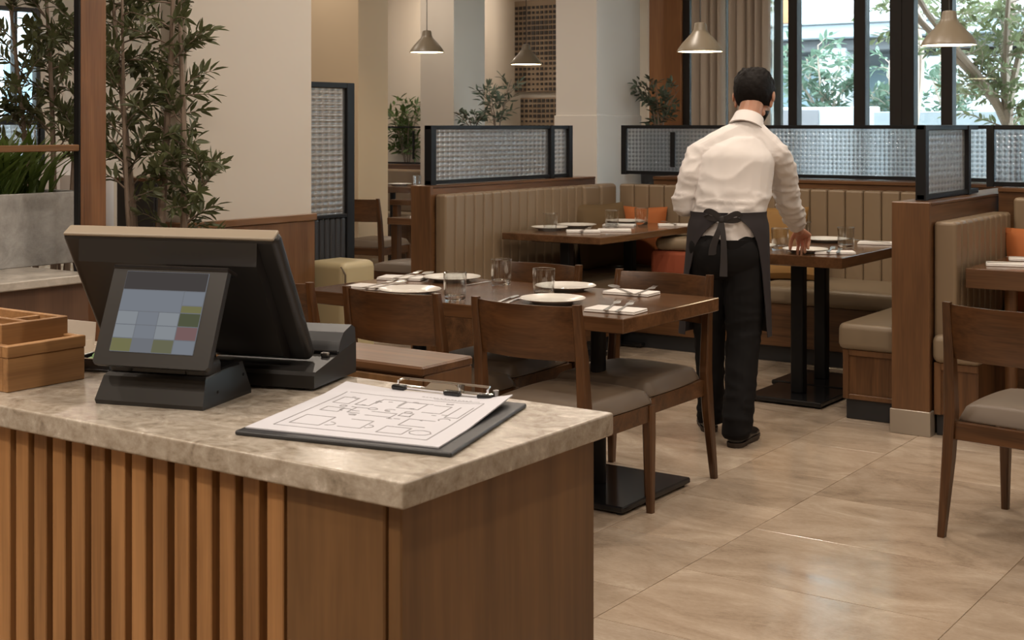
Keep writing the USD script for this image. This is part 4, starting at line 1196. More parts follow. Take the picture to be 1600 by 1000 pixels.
# ------------------------------------------------------------------ wooden tray box, acrylic stand, glass dish
bx = thing('wooden_tray_box', 'light oak two-tier divided tray box at the left end of the counter', 'box', (-1.80, 1.258, Z))
X0, X1, Y0, Y1, HB = -1.93, -1.705, 1.192, 1.325, 0.066
th = 0.011
obj(bx, 'wall', cbox(X1 - th, Y0, Z, X1, Y1, Z + HB - .017, .0012), 'box_wood', world=True)
obj(bx, 'wall', cbox(X0, Y0, Z, X0 + th, Y1, Z + HB - .017, .0012), 'box_wood', world=True)
obj(bx, 'wall', cbox(X0 + th, Y0, Z, X1 - th, Y0 + th, Z + HB - .017, .0012), 'box_wood_x', world=True)
obj(bx, 'wall', cbox(X0 + th, Y1 - th, Z, X1 - th, Y1, Z + HB - .017, .0012), 'box_wood_x', world=True)
for a_ in ((X1 - th - .001, Y0 - .001, X1 + .0015, Y1 + .001), (X0 - .001, Y0 - .001, X0 + th, Y1 + .001)):
    obj(bx, 'rim', cbox(a_[0], a_[1], Z + HB - .017, a_[2], a_[3], Z + HB, .0012), 'box_wood', world=True)
for a_ in ((X0 + th, Y0 - .001, X1 - th, Y0 + th), (X0 + th, Y1 - th, X1 - th, Y1 + .001)):
    obj(bx, 'rim', cbox(a_[0], a_[1], Z + HB - .017, a_[2], a_[3], Z + HB, .0012), 'box_wood_x', world=True)
obj(bx, 'floor_board', cbox(X0 + th, Y0 + th, Z, X1 - th, Y1 - th, Z + .05, .001), 'box_wood', world=True)
tr = obj(bx, 'inner_tray', [cbox(X1 - .046, Y0 + .016, Z + .05, X1 - .037, Y1 - .002, Z + .092, .001), cbox(X0 + .012, Y0 + .016, Z + .05, X1 - .046, Y0 + .025, Z + .092, .001), cbox(X0 + .012, Y1 - .011, Z + .05, X1 - .046, Y1 - .002, Z + .092, .001)], 'box_wood', world=True)
obj(tr, 'tray_divider', [cbox(X0 + .02, Y0 + .070, Z + .05, X1 - .046, Y0 + .077, Z + .090, .001), cbox(X1 - .10, Y0 + .077, Z + .05, X1 - .093, Y1 - .011, Z + .090, .001)], 'box_wood_x', world=True)

ac = thing('acrylic_stand', 'clear acrylic card stand between the tray box and the till', 'card stand', (-1.89, 1.46, Z))
obj(ac, 'sheet', mv(cbox(-0.040, -0.0012, 0.0, 0.040, 0.0012, 0.056, .0006), rz=0.10, rx=-0.1, d=(-1.895, 1.455, Z + .001)), 'acrylic', world=True)
obj(ac, 'foot', mv(cbox(-0.040, -0.030, 0.0, 0.040, 0.012, 0.0025, .0008), rz=0.10, d=(-1.895, 1.455, Z)), 'acrylic', world=True)
obj(ac, 'side_fin', mv(cbox(0.0375, -0.028, 0.0, 0.040, 0.0, 0.030, .0008), rz=0.10, d=(-1.895, 1.455, Z)), 'acrylic', world=True)
ds = thing('glass_dish', 'small black-edged glass dish with green mints beside the till', 'dish', (-1.755, 1.395, Z), 0.3)
obj(ds, 'base', cbox(-0.034, -0.028, 0.0, 0.034, 0.028, 0.005, .001), 'black_gloss')
obj(ds, 'side', [cbox(-0.034, -0.028, 0.005, 0.034, -0.025, 0.020, .0006), cbox(-0.034, 0.025, 0.005, 0.034, 0.028, 0.020, .0006), cbox(-0.034, -0.025, 0.005, -0.031, 0.025, 0.020, .0006), cbox(0.031, -0.025, 0.005, 0.034, 0.025, 0.020, .0006)], 'black_gloss')
obj(ds, 'rim', [tube([(-.034, -.028, .0205), (.034, -.028, .0205), (.034, .028, .0205), (-.034, .028, .0205), (-.034, -.028, .0205)], .001, 6)], 'steel')
plain('mint_green', (0.16, 0.30, 0.13), 0.25)
for k in range(9):
    a = k * 2.4
    obj(ds, 'mint', lathe([(0, -0.006), (0.006, -.004), (0.009, 0.0), (0.006, .004), (0, .006)], 12, (0.016 * math.cos(a) * (k > 0), 0.012 * math.sin(a) * (k > 0), 0.013 + 0.006 * (k < 4))), 'mint_green', smooth=50)

# ------------------------------------------------------------------ the waiter
def ball(p, r, n=20):
    r = np.broadcast_to(np.asarray(r, float), 3)
    return Manifold.sphere(1.0, n).scale([float(q) for q in r]).translate([float(q) for q in p])


def limb(*jts, n=18):
    """Hull chain through joints (position, radius)."""
    b = [ball(p, r, n) for p, r in jts]
    return [Manifold.batch_hull([a, c]) for a, c in zip(b[:-1], b[1:])]


def fuse(parts, edge, it=8, lam=0.55):
    m = Manifold.batch_boolean(parts, m3.OpType.Add)
    v, f = arr(m.refine_to_length(edge))
    t = trimesh.Trimesh(v, f, process=True)
    trimesh.smoothing.filter_taubin(t, lamb=lam, nu=lam + 0.03, iterations=it)
    return t


def norm(v):
    v = np.asarray(v, float)
    return v / np.linalg.norm(v)


def rot_about(v, k, a):
    k = norm(k)
    return v * math.cos(a) + np.cross(k, v) * math.sin(a) + k * (k @ v) * (1 - math.cos(a))


def hand(wrist, d, across, palm_n, curl, thumb_curl=0.5, s=1.0):
    """Palm and five separate fingers. d: wrist to knuckles; across: towards the thumb side; palm_n: out of the palm."""
    w, d, a, pn = np.asarray(wrist, float), norm(d), norm(across), norm(palm_n)
    out = limb((w - d * .03, .024 * s), (w + d * .012 * s, .023 * s))
    corners = [w + d * q * s + a * c * s for q, c in ((.02, .018), (.02, -.018), (.082, .034), (.078, -.032), (.088, .0))]
    out.append(Manifold.batch_hull([ball(c, .0125 * s, 14) for c in corners] + [ball(w, .021 * s, 14)]))
    for k, (off, L) in enumerate(((.031, .92), (.0105, 1.0), (-.0105, .95), (-.030, .78))):
        p = w + d * (.084 - .004 * abs(k - 1)) * s + a * off * s
        dd = norm(d + a * off * 1.2)
        jts = [(p, .0098 * s)]
        for seg, (ln, rr) in enumerate(((.045, .0090), (.028, .0082), (.021, .0070))):
            dd = rot_about(dd, np.cross(dd, pn), curl[seg] * (1 + .06 * k))
            p = p + dd * ln * L * s
            jts.append((p, rr * s))
        out += limb(*jts, n=12)
    p = w + d * .025 * s + a * .026 * s
    dd = norm(d * .75 + a * .75 + pn * .35)
    jts = [(p, .0125 * s)]
    for ln, rr in ((.040, .0108), (.031, .0095), (.025, .0078)):
        p = p + dd * ln * s
        jts.append((p, rr * s))
        dd = norm(rot_about(dd, np.cross(dd, pn), thumb_curl) - a * .12)
    return out + limb(*jts, n=12)


def wrinkle(t, amp, scale, stretch=(1, 1, 1), seed=0, mask=None, centre=(0, 0, 0)):
    p = np.array(t.vertices)
    q = p * np.asarray(stretch) * scale
    q = q + 0.6 * (np.dstack([meshkit.noise(q * .7, seed + 9), meshkit.noise(q * .7 + 5, seed + 8), meshkit.noise(q * .7 + 9, seed + 7)])[0] - .5)
    h = 1 - np.abs(2 * meshkit.noise(q, seed) - 1)
    h = h ** 3 * 0.75 + 0.4 * meshkit.fbm(q * .6, 3, seed + 3) - 0.4
    if mask is not None:
        h = h * mask(p)
    t.vertices = p + np.array(t.vertex_normals) * (amp * h)[:, None]
    return t


MAN = (-2.844, 5.819, 0.0)
mn = thing('person', 'person in white shirt and dark waist apron seen from behind, reaching to set a plate', 'person', MAN, YAW)
hip_l, hip_r = (-.075, .035, .88), (.085, .035, .88)
kn_l, kn_r = (-.058, .150, .49), (.080, .0, .49)
an_l, an_r = (-.052, .150, .09), (.022, -.165, .09)
el_l, el_r = (-.178, .115, 1.085), (.350, .355, 1.10)
wr_l, wr_r = (-.05, .35, 1.06), (.466, .620, .917)
sh_l, sh_r = (-.100, .15, 1.318), (.264, .165, 1.312)
HC = np.array([.178, .290, 1.572])
HS = 1.15
HP, HY = -0.52, -0.36


def headm(m):
    return m.scale([HS] * 3).rotate([math.degrees(HP), 0, 0]).rotate([0, 0, math.degrees(HY)]).translate([float(q) for q in HC])


def hpt(p):
    v = mv((np.array([p], float) * HS, np.zeros((0, 3), int)), rx=HP)[0]
    return mv((v, np.zeros((0, 3), int)), rz=HY)[0][0] + HC


head = [Manifold.batch_hull([ball((0, -.012, .030), (.076, .094, .086)), ball((0, .038, .0), (.064, .058, .080))]),
        Manifold.batch_hull([ball((0, .040, -.01), (.060, .056, .06)), ball((0, .062, -.088), (.027, .026, .018)), ball((.045, .005, -.062), (.014, .02, .02)), ball((-.045, .005, -.062), (.014, .02, .02))]),
        *limb(((0, .098, .022), .008), ((0, .112, -.014), .011)), ball((.010, .104, -.017), .009), ball((-.010, .104, -.017), .009),
        Manifold.batch_hull([ball((x, .089 - abs(x) * .3, .034), .008) for x in (-.045, -.02, 0, .02, .045)]),
        ball((0, .094, -.045), (.024, .009, .006)), ball((0, .092, -.056), (.021, .009, .0065))]
for s in (-1, 1):
    head.append(Manifold.batch_hull([ball((s * .078, -.002, .016), (.009, .017, .016)), ball((s * .074, .002, -.022), (.007, .010, .012))]))
    head.append(ball((s * .084, -.010, .012), (.007, .016, .024)))
parts = [headm(q) for q in head]
parts += limb((hpt((0, -.028, -.04)), (.056, .058, .05)), ((.128, .195, 1.455), (.060, .060, .05)))
parts += [Manifold.batch_hull([ball((.128, .188, 1.44), (.058, .055, .03)), ball(sh_l, .042), ball(sh_r, .042)])]
parts += limb(((.10, .16, 1.33), (.10, .075, .06)), ((.06, .13, 1.25), (.15, .10, .09)), ((.028, .07, 1.06), (.14, .095, .08)), ((.01, .035, .90), (.145, .10, .09)))
parts += limb((sh_l, .05), (el_l, .040), (wr_l, .028)) + limb((sh_r, .05), (el_r, .040), (wr_r, .027))
parts += limb((hip_l, .085), (kn_l, .055), (an_l, .040), ((-.045, .24, .05), .030)) + limb((hip_r, .085), (kn_r, .055), (an_r, .040), ((.075, -.085, .05), .030))
parts += hand(wr_r, (.045, .075, -.050), (-.75, .45, -.25), (-.2, -.35, -.9), (.75, .75, .45), 0.35)
parts += hand(wr_l, (.35, .8, -.1), (.3, .1, .9), (.9, -.3, 0), (.4, .6, .5), 0.3)
obj(mn, 'body', fuse(parts, 0.0065, 6), 'skin', smooth=True)
for s in (-1, 1):
    obj(mn, 'eye', arr(headm(ball((s * .031, .084, .012), (.012, .009, .008), 14))), 'white_fabric', smooth=True)
# hair: short back and sides, fuller on top
E0 = Manifold.batch_hull([ball((0, -.016, .036), (.083, .103, .094), 40), ball((0, .030, .034), (.075, .066, .080), 32)])
cap = E0.trim_by_plane([0, -0.42, 1.0], -0.024)
hr = trimesh.Trimesh(*arr(cap.refine_to_length(.006)), process=True)
hv = np.array(hr.vertices)
tw = np.clip((hv[:, 2] - 0.03) / 0.06, 0, 1)
nz = meshkit.fbm(hv * [55, 55, 40], 3, 4) - .5
hv = (hv + np.array(hr.vertex_normals) * ((0.006 + 0.024 * nz) * (0.25 + tw))[:, None]) * HS
hm = mv((hv, np.array(hr.faces)), rx=HP)
obj(mn, 'hair', mv(hm, rz=HY, d=HC), 'hair', smooth=True)
bd = Manifold.batch_hull([ball((0, .046, -.016), (.0605, .0555, .054)), ball((0, .062, -.089), (.029, .028, .0195)), ball((.046, .006, -.055), (.016, .018, .03)), ball((-.046, .006, -.055), (.016, .018, .03))]).trim_by_plane([0, 0.55, -1], 0.044)
bv = arr(bd.refine_to_length(.008))
obj(mn, 'beard', mv(mv(bv, rx=HP, s=HS), rz=HY, d=HC), 'hair', smooth=40)

# shirt
sp = limb(((.100, .160, 1.350), (.120, .096, .070)), ((.062, .128, 1.27), (.186, .130, .11)), ((.040, .090, 1.12), (.180, .134, .07)), ((.026, .066, 1.055), (.170, .126, .05)), ((.012, .036, .905), (.148, .108, .045)))
sp += [Manifold.batch_hull([ball((.128, .190, 1.452), (.074, .070, .03)), ball(sh_l, .060), ball(sh_r, .060), ball((.09, .16, 1.32), (.13, .10, .06))])]
sp += limb((sh_l, .061), ((-.142, .125, 1.22), .064), (el_l, .058), ((-.10, .25, 1.07), .052), (np.array(wr_l) - [.012, .03, 0], .042))
wv = norm(np.array(wr_r) - el_r)
sp += limb((sh_r, .062), ((.312, .25, 1.235), .066), (el_r, .060), (np.array(el_r) + wv * .14, .057), (np.array(el_r) + wv * .25, .046))
sh = fuse(sp, 0.010, 40)
wrinkle(sh, 0.012, 8.5, (1.3, 1.0, .8), 11, lambda p: np.where(p[:, 0] > .245, .25, 0.55 + 0.75 * np.clip((1.30 - p[:, 2]) / .25, 0, 1)))
wrinkle(sh, 0.011, 13.0, (1.0, 1.0, 2.2), 5, lambda p: np.clip((np.abs(p[:, 0] - .07) - .155) / .05, 0, 1) * .9 + 1.0 * np.clip((1.17 - p[:, 2]) / .08, 0, 1))
obj(mn, 'shirt', sh, 'shirt_cloth', smooth=True)
# collar, cuffs, yoke seam
cc = np.array([.135, .205, 1.468])
axn = norm(np.array(hpt((0, -.028, -.04))) - np.array([.128, .195, 1.455]))
_, ca, cb2 = frame_of(axn)
ring = lambda r, h, th: [cc + axn * h + (ca * math.cos(q) * r[0] + cb2 * math.sin(q) * r[1]) for q in th]
th_ = np.linspace(0, 2 * PI, 33)
obj(mn, 'collar', shell(np.array([ring((.087, .085), -.040, th_), ring((.075, .074), .004, th_), ring((.071, .070), .026, th_)]), np.array([ring((.077, .075), -.040, th_), ring((.069, .068), .004, th_), ring((.067, .066), .0245, th_)])), 'shirt_cloth', smooth=60)
for w_, e_, r_ in ((np.array(el_r) + wv * .262, wv, .0455), (np.array(wr_l) - [.010, .026, 0], norm(np.array(wr_l) - el_l), .0405)):
    obj(mn, 'cuff', [tube([w_ - e_ * .034, w_ - e_ * .030, w_ + e_ * .022, w_ + e_ * .026], [r_ - .004, r_ + .001, r_ - .001, r_ - .006], 24)], 'shirt_cloth', smooth=50)
# trousers
tp = limb(((.012, .036, .905), (.156, .118, .05)), ((.008, .03, .85), (.150, .112, .07)))
tp += limb(((-.058, .008, .85), (.092, .100, .12)), ((.073, .008, .85), (.092, .100, .12)))
tp += limb((hip_l, .100), ((-.066, .09, .68), .092), (kn_l, .074), ((-.055, .14, .25), .066), ((an_l[0], an_l[1], .065), .060))
tp += limb((hip_r, .102), ((.083, .02, .68), .097), (kn_r, .081), ((.050, -.09, .25), .071), ((an_r[0], an_r[1] - .0, .068), .064))
tz = fuse(tp, 0.011, 40)
wrinkle(tz, 0.010, 11.0, (1.0, 1.0, 1.9), 21, lambda p: 0.35 * np.clip((.84 - p[:, 2]) / .12, 0, 1) + 0.9 * np.clip((.35 - p[:, 2]) / .2, 0, 1) + .6 * np.exp(-((p[:, 2] - .5) / .08) ** 2))
v_ = np.array(tz.vertices); v_[:, 2] = np.maximum(v_[:, 2], .035); tz.vertices = v_
obj(mn, 'trousers', tz, 'trouser_cloth', smooth=True)
obj(mn, 'belt', shell(np.array([[(.012 + .164 * math.sin(q), .036 - .125 * math.cos(q), z) for q in th_] for z in (.880, .922)]), np.array([[(.012 + .156 * math.sin(q), .036 - .117 * math.cos(q), z) for q in th_] for z in (.880, .922)])), 'trouser_cloth', smooth=60)


# shoes
def shoe(heel, d):
    d = norm((d[0], d[1], 0))
    h = np.array([heel[0], heel[1], 0.0])
    at = lambda q, z, s=0.0: h + d * q + np.array([-d[1], d[0], 0]) * s + np.array([0, 0, z])
    up = [ball(at(.035, .055), (.034, .034, .05)), ball(at(.04, .05), .036)]
    m = [Manifold.batch_hull([ball(at(.035, .052), .035), ball(at(.035, .035), .036), ball(at(.11, .045), .038), ball(at(.12, .035), .041)]),
         Manifold.batch_hull([ball(at(.11, .042), .040), ball(at(.20, .034), (.044, .044, .028)), ball(at(.245, .030), (.036, .036, .022))])]
    m += limb((at(.05, .07), .040), (at(.045, .105), .043))
    u = Manifold.batch_boolean(m, m3.OpType.Add).trim_by_plane([0, 0, 1], 0.018)
    v, f = arr(u.refine_to_length(.010))
    t = trimesh.Trimesh(v, f, process=True)
    trimesh.smoothing.filter_taubin(t, iterations=4)
    sl = [Manifold.batch_hull([Manifold.cylinder(.012, r, r, 24).translate([float(x) for x in at(q, .010)]) for q, r in ((.036, .040), (.12, .043), (.20, .047), (.247, .038))]),
          Manifold.batch_hull([Manifold.cylinder(.022, r, r, 24).translate([float(x) for x in at(q, .0)]) for q, r in ((.036, .039), (.075, .038))]),
          Manifold.batch_hull([Manifold.cylinder(.012, r, r, 24).translate([float(x) for x in at(q, .0)]) for q, r in ((.15, .042), (.20, .045), (.243, .036))])]
    return t, sl


for hl, d in (((-.005, -.215), (.50, .86)), ((-.062, .095), (.05, 1.0))):
    a_, b_ = shoe(hl, d)
    s_ = obj(mn, 'shoe', a_, 'shoe_leather', smooth=True)
    obj(s_, 'sole', [arr(q) for q in b_], 'shoe_sole', smooth=30)

# apron: one sheet round the hips, open at the back, tied with a bow
zr = np.linspace(1.048, .475, 30)
edge_z = [1.05, 1.035, 1.015, .985, .955, .92, .87, .77, .62, .47]
right = np.radians(np.interp(-zr, [-q for q in edge_z], [3, 5, 11, 22, 30, 36, 41, 46, 50, 52]))
left = np.radians(np.interp(-zr, [-q for q in edge_z], [6, 9, 20, 34, 43, 52, 62, 74, 80, 82]))
A_, B_ = [], []
for z, r0, l0 in zip(zr, right, left):
    w = (1.048 - z) / .573
    ph = np.linspace(r0, 2 * PI - l0, 64)
    fl = 0.010 * w * np.sin(ph * 7 + 1.0) + .004 * np.sin(ph * 13 + z * 9) * w
    a, b = .186 + .025 * w ** .8, .143 + .045 * w
    cx_, cy_ = .020 - .012 * w, .058 - .012 * w
    pull = 0.010 * np.exp(-((1.03 - z) / .03) ** 2)
    for o, L in ((0, A_), (-.004, B_)):
        L.append(np.c_[cx_ + (a + fl + o - pull) * np.sin(ph), cy_ - (b + fl + o - pull) * np.cos(ph), np.full(64, z)])
obj(mn, 'apron', shell(np.array(A_), np.array(B_)), 'apron_cloth', smooth=60)


def ribbon(pts, w, wd=(0, 0, 1), th=.0016):
    p = np.asarray(pts, float)
    t = np.gradient(p, axis=0); t /= np.linalg.norm(t, axis=1, keepdims=True) + 1e-12
    s = np.broadcast_to(np.asarray(wd, float), p.shape)
    s = s - t * np.sum(s * t, 1, keepdims=True); s /= np.linalg.norm(s, axis=1, keepdims=True) + 1e-12
    n = np.cross(t, s)
    w = np.broadcast_to(w, (len(p),))[:, None]
    return shell(np.stack([p - s * w / 2 + n * th, p + s * w / 2 + n * th], 1), np.stack([p - s * w / 2 - n * th, p + s * w / 2 - n * th], 1))


def curve(pts, n=24):
    from scipy.interpolate import CubicSpline
    p = np.asarray(pts, float)
    u = np.r_[0, np.cumsum(np.linalg.norm(np.diff(p, axis=0), axis=1))]
    return CubicSpline(u, p)(np.linspace(0, u[-1], n))


K = np.array([-.038, -.092, 1.020])
bw = obj(mn, 'apron_bow', [rbox(K[0] - .014, K[1] - .012, K[2] - .016, K[0] + .014, K[1] + .010, K[2] + .016, .009, 12),
                           ribbon(curve([K, K + (-.030, -.012, .026), K + (-.068, -.008, .034), K + (-.072, -.002, .022), K + (-.036, -.004, .004), K]), .026, (0, -.25, 1)),
                           ribbon(curve([K, K + (.034, -.012, .012), K + (.080, -.004, .022), K + (.088, .004, .008), K + (.044, -.002, -.006), K]), .026, (0, -.25, 1))], 'apron_string', smooth=50)
obj(bw, 'string', ribbon(curve([K, K + (-.012, -.010, -.05), K + (-.030, -.006, -.10), K + (-.040, .004, -.165)]), np.linspace(.020, .036, 24), (1, 0, 0)), 'apron_string', smooth=50)
obj(bw, 'string', ribbon(curve([K, K + (.006, -.012, -.06), K + (.010, -.012, -.15), K + (.009, -.006, -.262)]), np.linspace(.020, .036, 24), (1, 0, 0)), 'apron_string', smooth=50)

# ------------------------------------------------------------------ plants
def leaf(p, d, up, L, W):
    """A folded, slightly arched leaf of eight triangles."""
    d = norm(d); s = np.cross(d, up)
    s = s / (np.linalg.norm(s) + 1e-9); n = np.cross(s, d)
    pts = [p, p + d * L * .35 + s * W * .5 + n * L * .03, p + d * L * .38 - n * W * .10, p + d * L * .35 - s * W * .5 + n * L * .03,
           p + d * L * .7 + s * W * .38 - n * L * .02, p + d * L * .72 - n * (W * .1 + L * .05), p + d * L * .7 - s * W * .38 - n * L * .02, p + d * L - n * L * .12]
    return np.array(pts), np.array([(0, 1, 2), (0, 2, 3), (1, 4, 5), (1, 5, 2), (2, 5, 6), (2, 6, 3), (4, 7, 5), (5, 7, 6)])


def twig(rg, start, d, L, r, leaves, stems, LL, LW, gap, droop=0.12, pair=True, tip=True):
    n = 7
    p = [np.asarray(start, float)]
    d = norm(d)
    for k in range(n):
        d = norm(d + np.array([0, 0, -droop]) * (k / n) + rg.normal(0, .10, 3))
        p.append(p[-1] + d * L / n)
    p = np.array(p)
    stems.append(tube(p, np.linspace(r, r * .35, len(p)), 4, False))
    m = max(2, int(L / gap))
    for k in range(m):
        t = .18 + .82 * (k + .5) / m
        i = min(int(t * n), n - 1)
        q = p[i] + (p[i + 1] - p[i]) * (t * n - i)
        td = norm(p[i + 1] - p[i])
        side = np.cross(td, norm(rg.normal(0, 1, 3)))
        for s in ((1, -1) if pair else (1,)):
            dd = norm(td * .75 + norm(side) * s * .8 + np.array([0, 0, .12]))
            leaves.append(leaf(q, dd, norm(rg.normal(0, .5, 3) + [0, 0, 1]), LL * rg.uniform(.7, 1.15), LW * rg.uniform(.8, 1.15)))
    if tip:
        leaves.append(leaf(p[-1], norm(p[-1] - p[-2]), norm(rg.normal(0, .5, 3) + [0, 0, 1]), LL, LW))


def plant(name, label, cat, base, stems_spec, twigs, LL, LW, gap, lm, seed, single=0, bark='bark', group=None, droop=.12, twl=(.18, .42), zone=(.35, 1.0), rt=.004, out=1.0, bias=(0, 0, 0)):
    """stems_spec: list of (points, base radius). twigs: number per stem. single: how many of the leaves (outermost first) are parts of their own."""
    rg = np.random.default_rng(seed)
    t = thing(name, label, cat, base, 0, group)
    trunk, leaves, branch = [], [], []
    for pts, r in stems_spec:
        p = curve(pts, 16)
        trunk.append(tube(p, np.linspace(r, r * .3, 16), 7))
        for k in range(twigs):
            u = zone[0] + (zone[1] - zone[0]) * (k + rg.uniform(0, 1)) / twigs
            i = min(int(u * 15), 14)
            q = p[i] + (p[i + 1] - p[i]) * (u * 15 - i)
            a = rg.uniform(0, 2 * PI)
            d = np.array([math.cos(a) * out, math.sin(a) * out, rg.uniform(.25, 1.0)]) + np.asarray(bias)
            twig(rg, q, d, rg.uniform(*twl), rt, leaves, branch, LL, LW, gap, droop)
    for m in trunk:
        obj(t, 'trunk', m, bark, smooth=50, world=True)
    obj(t, 'branches', branch, bark, smooth=60, world=True, kind='stuff')
    if single:
        c = np.array([l[0].mean(0) for l in leaves])
        order = np.argsort(-np.abs((c - c.mean(0)) @ np.array([math.cos(YAW), math.sin(YAW), 0])))
        pick = set(order[:single].tolist())
        for k in order[:single]:
            obj(t, 'leaf', leaves[k], lm, smooth=60, world=True)
        leaves = [l for k, l in enumerate(leaves) if k not in pick]
    obj(t, 'leaves', leaves, lm, smooth=60, world=True, kind='stuff')
    return t


def pot(label, x, y, r, h, m, z=0.0):
    t = thing('plant_pot', label, 'pot', (x, y, z))
    obj(t, 'body', lathe([(0, 0), (r * .78, 0), (r * .82, .01), (r, h - .02), (r * 1.03, h - .01), (r * 1.03, h), (r * .93, h), (r * .90, h - .05), (0, h - .05)], 32), m, smooth=40)
    obj(t, 'soil', lathe([(0, h - .045), (r * .9, h - .045), (0, h - .04)], 24), 'soil')


# olive trees by the pier
bx_, by_ = -4.52, 3.86
pot('dark round planter under the olive tree, hidden behind the till', bx_, by_, .24, .46, 'black_panel')
plant('olive_tree', 'multi-stemmed olive tree in front of the plastered pier', 'tree', (bx_, by_, .42),
      [([(bx_, by_, .40), (bx_ + .01, by_ + .02, .9), (bx_ + .03, by_ + .05, 1.5), (bx_ + .06, by_ + .06, 2.25)], .024),
       ([(bx_ - .05, by_ - .03, .40), (bx_ - .07, by_ - .03, .9), (bx_ - .10, by_ - .06, 1.4), (bx_ - .16, by_ - .10, 2.2)], .020),
       ([(bx_ + .05, by_ + .03, .40), (bx_ + .09, by_ + .08, .95), (bx_ + .08, by_ + .09, 1.5), (bx_ + .02, by_ + .12, 2.3)], .020),
       ([(bx_ + .02, by_ - .05, .40), (bx_ - .02, by_ - .10, .9), (bx_ - .04, by_ - .12, 1.45), (bx_ - .02, by_ - .15, 2.2)], .014),
       ([(bx_, by_ + .02, .40), (bx_ + .08, by_ + .07, .98), (bx_ + .14, by_ + .12, 1.16), (bx_ + .19, by_ + .16, 1.27)], .010)],
      26, .074, .021, .023, 'olive_leaf', 5, single=220, twl=(.12, .27), zone=(.40, 1.0), out=.8)
plant('olive_tree', 'olive tree behind the wooden crossbar, left of the post', 'tree', (-5.35, 3.95, .4),
      [([(-5.35, 3.97, .4), (-5.33, 3.97, 1.2), (-5.38, 3.93, 2.4)], .018), ([(-5.38, 3.94, .4), (-5.42, 3.90, 1.2), (-5.50, 3.80, 2.4)], .016), ([(-5.30, 3.99, .4), (-5.26, 4.02, 1.2), (-5.24, 4.06, 2.4)], .015)],
      30, .074, .021, .024, 'olive_leaf', 8, single=60, twl=(.16, .36), zone=(.42, 1.0), out=.8)
pot('dark round planter of the olive tree behind the stone trough', -5.35, 3.95, .22, .46, 'black_panel')
# strap-leaved plants in the trough
rg = np.random.default_rng(12)
for k, (x, y) in enumerate(((-4.80, 3.22), (-4.76, 3.32), (-4.88, 3.36), (-4.74, 3.43), (-4.70, 3.24))):
    lv = []
    for q in range(34):
        a, s_ = rg.uniform(0, 2 * PI), rg.uniform(.25, .7)
        L = rg.uniform(.16, .36)
        p0 = np.array([x, y, 1.14]) + rg.normal(0, .03, 3) * [1, 1, 0]
        d = norm((math.cos(a) * s_, math.sin(a) * s_, 1))
        d2 = norm(d + [math.cos(a) * .35, math.sin(a) * .35, -.25])
        s = norm(np.cross(d, (0, 0, 1)))
        w = .011
        m_ = p0 + d * L * .6
        pts = np.array([p0 - s * w * .5, p0 + s * w * .5, m_ - s * w, m_ + s * w, m_ + d2 * L * .25 - s * w * .8, m_ + d2 * L * .25 + s * w * .8, m_ + d2 * L * .5])
        lv.append((pts, np.array([(0, 1, 3), (0, 3, 2), (2, 3, 5), (2, 5, 4), (4, 5, 6)])))
    t = thing('strap_leaf_plant', ('bright green strap-leaved plant in the stone trough, at the photo\'s left edge', 'bright green strap-leaved plant in the stone trough, second from the left edge', 'bright green strap-leaved plant behind the others in the stone trough',
                                   'bright green strap-leaved plant nearest the wooden post in the stone trough', 'bright green strap-leaved plant at the front of the stone trough')[k], 'plant', (x, y, 1.14))
    for l in lv[:20]:
        obj(t, 'leaf', l, 'fern_leaf', world=True, smooth=60)
    obj(t, 'inner_leaves', lv[20:], 'fern_leaf', world=True, smooth=60, kind='stuff')


def bush(name, label, x, y, z0, h, w, n, lm, seed, LL, LW, potr=.16, poth=None, single=0, tw=9, zone=(.15, 1.0)):
    if poth:
        pot('round planter holding the ' + label.split(',')[0], x, y, potr, poth, 'black_panel', z0 - poth + .05)
    rg = np.random.default_rng(seed)
    st = []
    for k in range(n):
        a = 2 * PI * k / n + rg.uniform(-.3, .3)
        q = w * rg.uniform(.25, .5)
        st.append(([(x + .02 * math.cos(a), y + .02 * math.sin(a), z0), (x + q * .5 * math.cos(a), y + q * .5 * math.sin(a), z0 + h * .5), (x + q * math.cos(a), y + q * math.sin(a), z0 + h * rg.uniform(.75, .95))], .008))
    plant(name, label, 'plant', (x, y, z0), st, tw, LL, LW, LL * .55, lm, seed, single, zone=zone, twl=(h * .15, h * .30), rt=.003, droop=.05)


bush('potted_shrub', 'dense green shrub behind the thin black rail, between tall screen and booth', -10.38, 12.70, 0.95, .76, .52, 8, 'shrub_leaf', 31, .13, .035, .2, .95)
bush('potted_plant', 'slender grey-green plant below the smallest pendant lamp', -8.50, 11.9, 1.36, .62, .5, 5, 'grey_leaf', 33, .10, .03, .2, .9, tw=7)
bush('potted_plant', 'low trailing plant left of the slender grey-green plant', -8.85, 11.95, 1.40, .22, .5, 4, 'grey_leaf', 35, .08, .03, .1, .3, tw=5)
bush('potted_plant', 'small grey-green plant between the white column and the curtain', -5.36, 9.75, 1.35, .50, .40, 6, 'grey_leaf', 37, .075, .03, .16, .8, tw=7)

